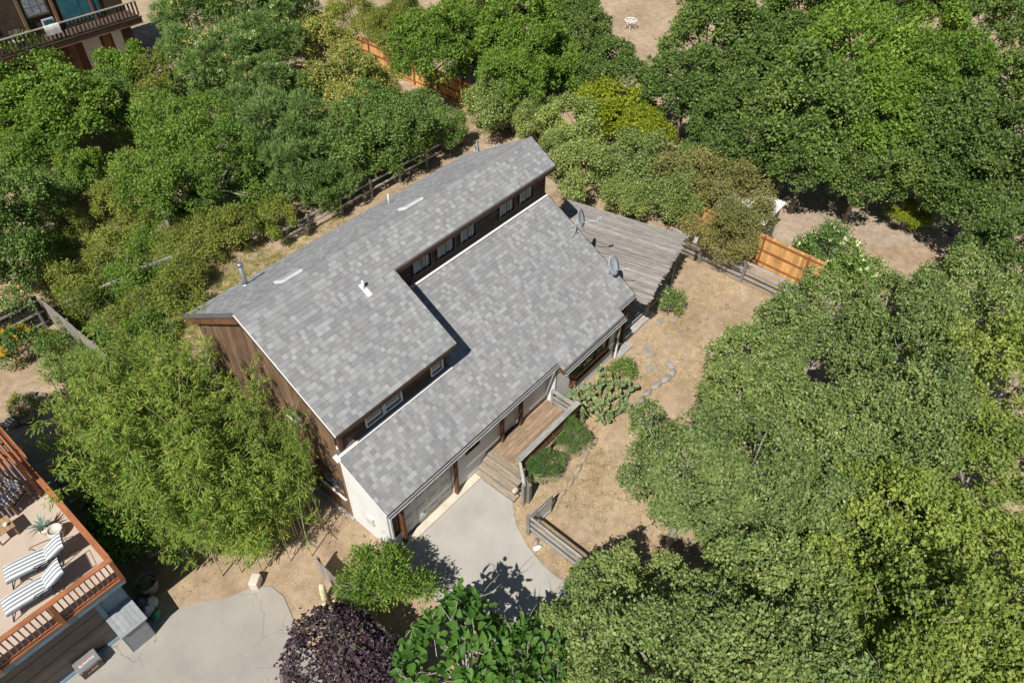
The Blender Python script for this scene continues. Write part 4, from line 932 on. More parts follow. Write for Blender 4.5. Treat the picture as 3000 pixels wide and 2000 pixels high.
for i in range(6):
    for j in range(5): q = i * 6 + j; ff.append((q, q + 1, q + 7, q + 6))
twm.add(vv, ff, True); tag(twm.build('towel', plain('pale_towel', (.6, .58, .53), .9, .15, 7.)), 'pale patterned towel hung over the balcony railing', 'towel')
ch = thing('balcony_chair', 'grey slatted chair on the balcony behind the towel', 'chair', (8.2, BY + .8, BZ))
for k in range(6): box('back_slat', (7.9 + k * .12, BY + 1.05, BZ + .7), (.05, .03, .6), M_GREYZ, ch)
box('seat', (8.2, BY + .8, BZ + .42), (.7, .5, .05), M_GREYW, ch)
for sx in (-.3, .3):
    for sy in (-.2, .2): box('leg', (8.2 + sx, BY + .8 + sy, BZ + .2), (.06, .06, .4), M_GREYZ, ch)
pc = thing('leaning_picture', 'blue board with white frame leaning on the balcony wall', 'picture', (10.6, BY + 1.4, BZ)); box('frame', (10.5, BY + 1.42, BZ + .5), (.75, .05, 1.0), M_WHITE, pc); box('panel', (10.5, BY + 1.385, BZ + .5), (.58, .03, .82), M_TEAL, pc)
st_ = thing('balcony_stool', 'small stool with white legs on the balcony at the left', 'stool', (6.6, BY + .5, BZ)); box('seat', (6.6, BY + .5, BZ + .45), (.55, .4, .05), M_TEAK, st_)
for sx in (-.22, .22):
    for sy in (-.15, .15): box('leg', (6.6 + sx, BY + .5 + sy, BZ + .21), (.06, .06, .42), M_WHITE, st_)
g = MB(); g.lathe((6.6, BY + .5, BZ + .475), [(0, 0), (.12, 0), (.16, .2), (.15, .24), (.1, .24), (0, .22)], 14); tag(g.build('blue_pot', plain('cobalt_pot', (.02, .04, .4), .3, .05)), 'cobalt blue pot on the balcony stool', 'pot')
# gazebo frame at the top centre, behind the oaks
gz_ = thing('garden_shelter', 'dark garden shelter with thin grey posts at the top edge', 'shelter', (41, 23, 0)); q0 = K(1170, 30, 1.5)
for dx, dy in ((-1.8, -1.5), (1.8, -1.5), (-1.8, 1.5), (1.8, 1.5), (0, -1.5)): box('post', (q0.x + dx, q0.y + dy, 1.2), (.08, .08, 2.4), M_GALV, gz_)
for dy in (-1.5, 1.5): bar('rail', (q0.x - 1.8, q0.y + dy, 1.0), (q0.x + 1.8, q0.y + dy, 1.0), .05, .05, M_GALV, gz_)
prism('canopy', [(q0.x - 1.0, q0.y - .6), (q0.x + 2.0, q0.y - .6), (q0.x + 2.0, q0.y + 1.7), (q0.x - 1.0, q0.y + 1.7)], 2.4, 2.46, M_BRONZE, gz_)
# ------------------------------------------------------------------ vegetation
def unit(a): return a / np.maximum(np.linalg.norm(a, axis=1, keepdims=True), 1e-9)
def rdir(rg, n): return unit(rg.normal(size=(n, 3)))
def leaf_mesh(name, Pn, T, N, L, Wd, mat, fold=.12, extra=None, pos=.42):
    """one mesh of four-cornered leaves: base, two sides, tip (each a mesh island)"""
    n = len(Pn); T = unit(T); S = unit(np.cross(T, N)); N2 = np.cross(S, T)
    L = np.broadcast_to(np.asarray(L, float).reshape(-1, 1), (n, 1)); Wd = np.broadcast_to(np.asarray(Wd, float).reshape(-1, 1), (n, 1))
    v = np.empty((n, 4, 3)); mid = Pn + T * L * pos + N2 * Wd * fold
    v[:, 0] = Pn; v[:, 1] = mid + S * Wd / 2; v[:, 2] = Pn + T * L; v[:, 3] = mid - S * Wd / 2
    me = bpy.data.meshes.new(name); me.vertices.add(n * 4); me.vertices.foreach_set('co', v.reshape(-1).astype(np.float32))
    me.loops.add(n * 4); me.loops.foreach_set('vertex_index', np.arange(n * 4, dtype=np.int32))
    me.polygons.add(n); me.polygons.foreach_set('loop_start', np.arange(0, n * 4, 4, dtype=np.int32)); me.polygons.foreach_set('loop_total', np.full(n, 4, dtype=np.int32))
    me.materials.append(mat); me.update(calc_edges=True); return me
def lobes(rg, d, k=7, amp=.28):
    ax = rdir(rg, k); ph = rg.uniform(.5, 1, k); return 1 + amp * (np.max((d @ ax.T) ** 3 * ph, axis=1) - .45)
def clumps(rg, R, H, n, rmin=.5, low=-.35, amp=.35):
    """crown as lobes (limb masses) carrying leaf clumps; gaps stay between lobes"""
    nl = max(7, int(n / 6.5)); dl = []
    while len(dl) < nl:
        c = rdir(rg, 14); c = c[c[:, 2] > low]
        if not len(c): continue
        if dl:
            q = np.max(c @ np.array(dl).T, axis=1); c = c[np.argmin(q)]
        else: c = c[0]
        dl.append(c)
    dl = np.array(dl); ax = np.array([R, R, H]); Lc = dl * ax * (rg.uniform(rmin, .86, nl) * lobes(rg, dl, 6, amp))[:, None]
    rl = R * rg.uniform(.17, .36, nl); per = int(round(n / nl)); i = np.repeat(np.arange(nl), per)
    d = unit(rdir(rg, len(i)) + dl[i] * .6 + np.array([0, 0, .45]))
    C_ = Lc[i] + d * (rl[i] * rg.uniform(.35, 1, len(i)) ** .5)[:, None]
    return C_, d
def foliage(rg, C_, D_, rc, ns, nl, L, Wd, upb=.55, spread=.09, droop=0., tang='mix', flat=1.):
    """sprigs on clump shells, leaves round each sprig. returns P,T,N,L,W"""
    n = len(C_); rr = rc * rg.uniform(.65, 1.3, n)
    ci = np.repeat(np.arange(n), ns); m_ = len(ci)
    d = rdir(rg, m_) + D_[ci] * .55 + np.array([0, 0, .35]); d = unit(d)
    rad = rr[ci] * rg.uniform(.55, 1.05, m_) ** .5
    sp = C_[ci] + d * rad[:, None] * np.array([1, 1, flat])
    li = np.repeat(np.arange(m_), nl); q = len(li)
    P_ = sp[li] + rg.normal(size=(q, 3)) * spread
    rnd = rdir(rg, q)
    if tang == 'out': T = d[li] + rnd * .7
    elif tang == 'radial': T = rnd + d[li] * .6
    else: T = rnd + d[li] * .35
    T = T + np.array([0, 0, -droop]); T = unit(T)
    N = np.array([0, 0, upb + .3]) + d[li] * .5 + rdir(rg, q) * .6
    sc = rg.uniform(.55, 1.45, q)
    return P_, T, N, L * sc, Wd * sc
def bark_mesh(rg, mat, hb, C_, r0, nlimb, twig=0, lean=0.0, name='trunk', spread_top=.8, tr=.012):
    """trunk from the ground to hb, limbs to clump centres, thin twigs in the crown (origin at the ground, crown centre at hb offset already in C_)"""
    g = MB(); top = Vector((rg.normal() * lean, rg.normal() * lean, hb * .62))
    g.tube([(0, 0, -.15), (top.x * .3, top.y * .3, top.z * .45), top], [r0 * 1.25, r0, r0 * .8], 8)
    idx = rg.permutation(len(C_))[:nlimb]
    for i in idx:
        c = Vector(C_[i]); a = top.copy(); mid = a.lerp(c, .5) + Vector((rg.normal() * .2, rg.normal() * .2, rg.uniform(0, .25)))
        g.tube([a, mid, c], [r0 * .55, r0 * .33, r0 * .12], 5, False)
    tw = MB()
    for i in range(twig):
        c = Vector(C_[rg.integers(len(C_))]); d = Vector(rg.normal(size=3)); d.z = abs(d.z) + .2; d.normalize(); l = rg.uniform(.3, .75)
        e = c + d * l; k = c + d * l * .5 + Vector(rg.normal(size=3)) * .06
        tw.tube([c, k, e], [tr, tr * .7, tr * .3], 3, False)
    return g.me(name, mat), (tw.me('twigs', mat) if twig else None)
M_BARK = plain('grey_bark', (.2, .175, .15), .9, .25, 9.)
M_BARKL = plain('pale_bark', (.38, .35, .31), .85, .2, 9.)
M_BARKR = plain('red_bark', (.22, .1, .06), .7, .2, 9.)
VAR = {}          # species -> list of (bark mesh, crown mesh, [extra meshes])
def species(key, nvar, mat, R, H, hb, n, rc, ns, nl, L, Wd, bark=M_BARK, r0=.14, nlimb=9, twig=40, rmin=.45, amp=.35, low=-.35, upb=.55, spread=.09, droop=0., tang='mix', seed=1, flat=1., extra=None, tr=.012, lean=.12):
    VAR[key] = []
    for v in range(nvar):
        rg = np.random.default_rng(seed * 100 + v)
        C_, D_ = clumps(rg, R, H, n, rmin, low, amp); C_ = C_ + np.array([0, 0, hb])
        me = leaf_mesh(key + '_leaves', *foliage(rg, C_, D_, rc, ns, nl, L, Wd, upb, spread, droop, tang, flat), mat)
        bk, tw = bark_mesh(rg, bark, hb, C_, r0, nlimb, twig, lean=lean, tr=tr)
        ex = (extra(rg, C_, D_) if extra else []) + ([('twigs', tw)] if tw else [])
        VAR[key].append((bk, me, ex))
NT = [0]
def plant(key, name, label, cat, pos, s=1.0, sz=None, group=None, rz=None, parts=('trunk', 'crown'), tilt=0.0):
    """a copy of a species variant standing at pos (x,y); s = spread, sz = height factor"""
    NT[0] += 1; v = VAR[key][NT[0] % len(VAR[key])]; rg = random.Random(NT[0] * 13 + 5)
    o = bpy.data.objects.new(name, None); COL.objects.link(o); o.empty_display_size = .3
    sz = sz if sz else s
    o.matrix_basis = Matrix.Translation((pos[0], pos[1], 0)) @ Matrix.Rotation(rg.uniform(0, 6.28) if rz is None else rz, 4, 'Z') @ Matrix.Diagonal((s * rg.uniform(.92, 1.08), s * rg.uniform(.92, 1.08), sz, 1))
    tag(o, label, cat, group)
    for nm, me in [(parts[0], v[0]), (parts[1], v[1])] + list(v[2]):
        c = bpy.data.objects.new(nm, me); COL.objects.link(c); c.parent = o
        if nm in ('flowers', 'foliage', 'crown', 'fronds', 'blossoms', 'seed_heads', 'twigs'): c['kind'] = 'stuff'
    return o

L_OAKG = leafmat('oak_grey_leaf', [(.055, .085, .03), (.095, .13, .05), (.135, .17, .07), (.17, .20, .09), (.10, .15, .045)], .38, .22, .55)
L_OAKY = leafmat('oak_olive_leaf', [(.07, .10, .025), (.12, .16, .04), (.17, .205, .05), (.20, .23, .075), (.11, .16, .04)], .4, .26, .5)
L_OAKD = leafmat('oak_dark_leaf', [(.03, .055, .018), (.06, .095, .03), (.085, .13, .035), (.12, .165, .05), (.07, .11, .035)], .4, .24, .5)
L_MANZ = leafmat('manzanita_leaf', [(.055, .085, .022), (.11, .155, .042), (.16, .2, .07), (.24, .26, .13), (.10, .15, .04)], .35, .18, .55)
L_OLIVE = leafmat('brown_olive_leaf', [(.07, .085, .03), (.13, .135, .05), (.18, .17, .075), (.16, .12, .07), (.11, .13, .045)], .45, .2)
L_LIME = leafmat('lime_leaf', [(.07, .10, .01), (.13, .17, .015), (.19, .22, .02), (.23, .23, .03), (.10, .14, .015)], .45, .35)
L_FRESH = leafmat('fresh_leaf', [(.042, .08, .016), (.08, .14, .028), (.115, .18, .036), (.155, .215, .05), (.07, .125, .022)], .42, .33)
L_YEL = leafmat('yellowing_leaf', [(.06, .09, .02), (.11, .145, .035), (.16, .185, .045), (.22, .205, .055), (.09, .125, .03)], .45, .32)
L_BLUE = leafmat('bluegreen_leaf', [(.045, .085, .03), (.08, .135, .045), (.115, .175, .065), (.17, .22, .1), (.075, .13, .04)], .45, .22)
L_MID = leafmat('mid_leaf', [(.035, .07, .02), (.075, .125, .035), (.11, .17, .05), (.15, .2, .075), (.07, .12, .03)], .42, .26)
L_BAMB = leafmat('bamboo_leaf', [(.05, .09, .018), (.095, .15, .03), (.13, .19, .04), (.19, .22, .055), (.09, .15, .025), (.26, .22, .08)], .42, .26)
L_CITR = leafmat('citrus_leaf', [(.02, .05, .01), (.045, .095, .018), (.075, .14, .025), (.13, .19, .04), (.04, .09, .015)], .28, .22, .6)
L_PURP = leafmat('purple_leaf', [(.02, .01, .026), (.034, .016, .038), (.044, .025, .05), (.045, .046, .046), (.06, .032, .064)], .35, .15, .5)
L_MALL = leafmat('broad_leaf', [(.032, .075, .018), (.05, .11, .025), (.07, .135, .032), (.04, .09, .022)], .4, .3, .4)
L_ROSE = leafmat('rosemary_leaf', [(.035, .075, .025), (.07, .13, .04), (.10, .17, .05), (.05, .1, .03)], .5, .15)
L_TAN = leafmat('tan_flowerhead', [(.25, .19, .09), (.36, .29, .15), (.30, .26, .12), (.42, .36, .22)], .8, .2)
L_WHITE = leafmat('white_blossom', [(.55, .52, .45), (.68, .66, .6), (.6, .55, .45)], .7, .3)
L_PINK = leafmat('pink_petal', [(.55, .22, .26), (.7, .38, .4), (.62, .3, .33)], .6, .3)
L_ORNG = leafmat('orange_petal', [(.55, .22, .01), (.62, .32, .015), (.65, .42, .03)], .6, .3)
L_DRY = leafmat('dry_leaf', [(.16, .105, .06), (.30, .215, .13), (.42, .32, .2), (.22, .14, .08), (.46, .37, .25)], .8, .1)
L_GRASS = leafmat('meadow_grass', [(.10, .13, .03), (.16, .2, .05), (.3, .27, .12), (.2, .22, .07)], .6, .3)

def scatter(rg, C_, D_, n, mat, name, size, lift=.0, rc=.6):
    i = rg.integers(len(C_), size=n); d = unit(D_[i] + rdir(rg, n) * .4 + np.array([0, 0, .6])); c = C_[i] + d * rc
    k = 9; ii = np.repeat(np.arange(n), k); P_ = c[ii] + rg.normal(size=(n * k, 3)) * size * .5
    return [(name, leaf_mesh(name, P_, rdir(rg, n * k), rdir(rg, n * k) + np.array([0, 0, .8]), size, size * .8, mat))]

# crown kinds (R = spread radius, H = half height, hb = crown centre above ground)
species('oakg', 4, L_OAKG, 2.7, 2.1, 3.9, 120, .46, 17, 13, .105, .07, spread=.075, twig=260, seed=1, bark=M_BARKL, tr=.013)
species('oaky', 3, L_OAKY, 2.7, 2.1, 3.9, 120, .46, 17, 13, .105, .07, spread=.075, twig=200, seed=2, bark=M_BARKL, tr=.013)
species('oakd', 4, L_OAKD, 3.0, 2.5, 4.6, 120, .55, 16, 12, .15, .105, spread=.1, twig=60, seed=3)
species('oakf', 3, L_FRESH, 3.0, 2.5, 4.6, 110, .55, 16, 12, .15, .105, spread=.1, twig=40, seed=4)
species('manz', 4, L_MANZ, 1.7, 1.25, 1.7, 80, .38, 24, 8, .085, .06, bark=M_BARKR, r0=.07, twig=50, seed=5, low=-.6)
species('brsh', 2, L_OLIVE, 1.9, 1.4, 1.9, 90, .4, 26, 8, .085, .06, bark=M_BARKR, r0=.08, twig=60, seed=6, low=-.7)
species('lime', 2, L_LIME, 1.6, 1.1, 1.6, 70, .38, 22, 8, .1, .07, r0=.06, twig=15, seed=7, low=-.6)
species('fruit', 3, L_FRESH, 1.9, 1.5, 2.4, 84, .42, 22, 7, .14, .08, r0=.08, twig=40, seed=8, amp=.5, rmin=.3)
species('yell', 2, L_YEL, 1.5, 1.2, 1.8, 64, .4, 20, 7, .12, .07, r0=.06, twig=40, seed=9, amp=.5)
species('airy', 2, L_FRESH, 2.6, 1.9, 3.0, 105, .48, 19, 7, .12, .065, bark=M_BARKL, r0=.12, nlimb=16, twig=110, seed=10, amp=.5, rmin=.3, tr=.015)
species('feath', 3, L_BLUE, 2.0, 1.7, 2.8, 84, .5, 20, 10, .24, .036, r0=.1, twig=20, seed=11, tang='out', spread=.05,
        extra=lambda rg, C_, D_: scatter(rg, C_, D_, 46, L_TAN, 'seed_heads', .09, rc=.62) + scatter(rg, C_, D_, 10, L_WHITE, 'blossoms', .08, rc=.6))
species('feath2', 2, L_BLUE, 2.0, 1.6, 2.4, 84, .5, 20, 10, .22, .034, r0=.1, twig=20, seed=12, tang='out', spread=.05)
species('mid', 3, L_MID, 1.9, 1.5, 2.1, 88, .42, 22, 8, .11, .07, r0=.08, twig=40, seed=13, low=-.6)
species('photo', 2, leafmat('bronze_tip_leaf', [(.05, .09, .02), (.10, .15, .035), (.16, .2, .05), (.3, .24, .11), (.33, .22, .12)], .4, .25), 1.8, 1.4, 2.2, 84, .42, 22, 8, .12, .065, r0=.08, twig=30, seed=14, low=-.6)
species('willow', 2, L_YEL, 1.9, 2.0, 3.2, 80, .5, 20, 8, .22, .036, r0=.1, twig=20, seed=15, droop=1.1, spread=.1)
species('scrub', 3, L_YEL, 1.3, .6, .6, 52, .34, 18, 7, .09, .045, r0=.03, twig=110, seed=16, amp=.5, rmin=.2, low=-.3, bark=M_BARKL, tr=.008, nlimb=6)
species('scrubg', 2, L_FRESH, 1.2, .55, .55, 48, .34, 18, 7, .09, .045, r0=.03, twig=80, seed=17, amp=.5, rmin=.2, low=-.3, bark=M_BARKL, tr=.008, nlimb=6)
species('citrus', 1, L_CITR, 1.15, 1.15, 1.35, 60, .32, 18, 7, .12, .06, r0=.06, twig=10, seed=18, low=-.7)
species('elder', 1, L_FRESH, 1.15, .65, 1.35, 48, .34, 18, 9, .11, .04, bark=M_BARKL, r0=.07, nlimb=12, twig=70, seed=19, amp=.5, tr=.014, tang='out')
species('berry', 1, L_MID, 1.3, .75, .8, 44, .42, 22, 7, .09, .07, r0=.03, twig=20, seed=20, low=-.5, extra=lambda rg, C_, D_: scatter(rg, C_, D_, 90, L_WHITE, 'blossoms', .06, rc=.45))
species('orna', 1, L_MID, .9, .5, .55, 30, .34, 16, 7, .08, .055, r0=.03, twig=10, seed=21, low=-.5, extra=lambda rg, C_, D_: scatter(rg, C_, D_, 120, L_ORNG, 'flowers', .05, rc=.36))
species('rose', 1, L_MID, .55, .55, .75, 24, .24, 14, 6, .07, .05, r0=.025, twig=50, seed=22, low=-.4, tr=.009, extra=lambda rg, C_, D_: scatter(rg, C_, D_, 8, L_WHITE, 'blossoms', .06, rc=.28))
species('pinkrose', 1, L_MID, .8, .6, 1.3, 28, .3, 15, 6, .08, .055, r0=.03, twig=20, seed=23, low=-.5, extra=lambda rg, C_, D_: scatter(rg, C_, D_, 12, L_PINK, 'blossoms', .09, rc=.34))
species('perenn', 1, L_MID, .7, .35, .4, 24, .3, 15, 7, .11, .04, r0=.02, twig=8, seed=24, low=-.4)
species('roses', 1, L_ROSE, .6, .38, .4, 40, .2, 22, 12, .045, .012, r0=.03, twig=14, seed=25, low=-.3, tang='out', spread=.035)
species('pot', 1, L_MID, .22, .16, .2, 16, .1, 12, 7, .05, .03, r0=.015, twig=8, seed=26, low=-.3, tr=.004)

# --- grove of oaks right of the drive (photo positions of crown centres, crown height)
grove = [
 ('oakg', 1720, 880, 1.0, 'grey-green oak nearest the bare yard below the pergola'),
 ('oakg', 1590, 1080, .92, 'grey-green oak leaning over the yard beside the prickly pear'),
 ('oakg', 1880, 760, .92, 'small grey-green oak beside the chain-link fence end'),
 ('oakg', 1735, 1110, 1.0, 'broad grey-green oak between the yard and the dark shaded gap'),
 ('oakg', 1890, 1000, 1.05, 'round grey-green oak in the middle of the grove below the cedar fence'),
 ('oakg', 2050, 800, 1.0, 'pale oak at the edge of the dirt road, beside the flowering bramble'),
 ('oakg', 2190, 720, .95, 'pale grey oak overhanging the bend of the dirt road'),
 ('oaky', 2310, 860, 1.05, 'olive oak at the right edge below the dirt road'),
 ('oakg', 2080, 990, 1.05, 'grey-green oak in the grove right of the middle, behind the road-side oaks'),
 ('oaky', 2250, 1080, 1.05, 'olive oak at the right edge halfway down the grove'),
 ('oakg', 1910, 1230, 1.05, 'dense grey-green oak in the centre of the lower grove'),
 ('oaky', 2090, 1240, 1.05, 'olive oak right of the centre of the lower grove'),
 ('oakg', 1800, 1380, .95, 'oak at the lower edge of the dark shaded gap in the grove'),
 ('oakg', 1420, 1400, .82, 'oak with pale twigs hanging over the rail fence by the driveway'),
 ('oakg', 1570, 1500, .95, 'pale speckled oak at the bottom edge right of the driveway'),
 ('oakg', 1370, 1520, .72, 'low oak beside the broad-leaved shrub at the bottom edge'),
 ('oaky', 1930, 1430, 1.05, 'bright olive oak low in the grove, above the bottom edge'),
 ('oaky', 2250, 1330, 1.1, 'olive oak at the right edge in the lower quarter'),
 ('oaky', 2090, 1500, 1.05, 'bright olive oak at the bottom edge right of centre'),
 ('oaky', 2290, 1530, 1.05, 'bright olive oak in the bottom right corner'),
 ('oakg', 1760, 1540, 1.0, 'grey-green oak at the bottom edge in the middle of the grove'),
]
rgg = random.Random(21)
for k, fx, fy, s, lab in grove:
    hz = s * rgg.uniform(.82, 1.25); p = K(fx, fy, 4.3 * hz); plant(k, 'oak_tree', lab, 'tree', p, s * .93, hz, group='oak grove right of the driveway')
# --- forest behind, top right
forest = [
 ('oakd', 1640, 50, 1.05, 'dark oak at the top edge right of the white garden table'),
 ('oakd', 1580, 190, .95, 'dark oak above the yellow-green bush'), ('oakd', 1710, 190, 1.0, 'dark oak high in the wood above the brownish shrub'),
 ('oakf', 1850, 30, 1.1, 'brighter green oak at the top edge in the middle of the wood'), ('oakd', 1780, 110, 1.0, 'dark oak under the bright oaks at the top edge'),
 ('oakf', 1960, 130, 1.1, 'bright green oak in the heart of the top right wood'), ('oakf', 2110, 40, 1.1, 'bright green oak at the top edge, third from the right corner'),
 ('oakd', 2270, 50, 1.1, 'dark oak in the top right corner'), ('oakf', 2120, 180, 1.05, 'bright green oak below the top edge near the right corner'),
 ('oakd', 2300, 200, 1.1, 'dark oak with pale blossom at the right edge'), ('oakd', 1850, 240, 1.0, 'grey-green oak in the wood above the corrugated shed roof'),
 ('oakd', 1700, 290, .85, 'dark oak behind the brownish shrub'), ('oakf', 2010, 270, 1.0, 'bright oak over the dark hollow in the wood'),
 ('oakd', 1860, 350, .8, 'dark oak overhanging the dirt road beside the corrugated shed roof'), ('oakd', 2170, 300, 1.0, 'dark oak in the wood near the right edge'),
 ('oakd', 1990, 380, .8, 'dark oak at the lower edge of the wood over the dirt road'), ('oakd', 2130, 400, .8, 'dark oak shading the far bend of the dirt road'),
 ('oakd', 2290, 340, .95, 'dark oak at the right edge above the dirt road'), ('oakd', 2270, 450, .85, 'dark oak at the right edge shading the dirt road'),
 ('oakd', 2340, 600, .8, 'grey oak at the right edge beyond the dirt road bend'),
]
for k, fx, fy, s, lab in forest:
    hz = s * rgg.uniform(.85, 1.15); p = K(fx, fy, 5.0 * hz); plant(k, 'oak_tree', lab, 'tree', p, s * .97, hz, group='oak wood beyond the dirt road')
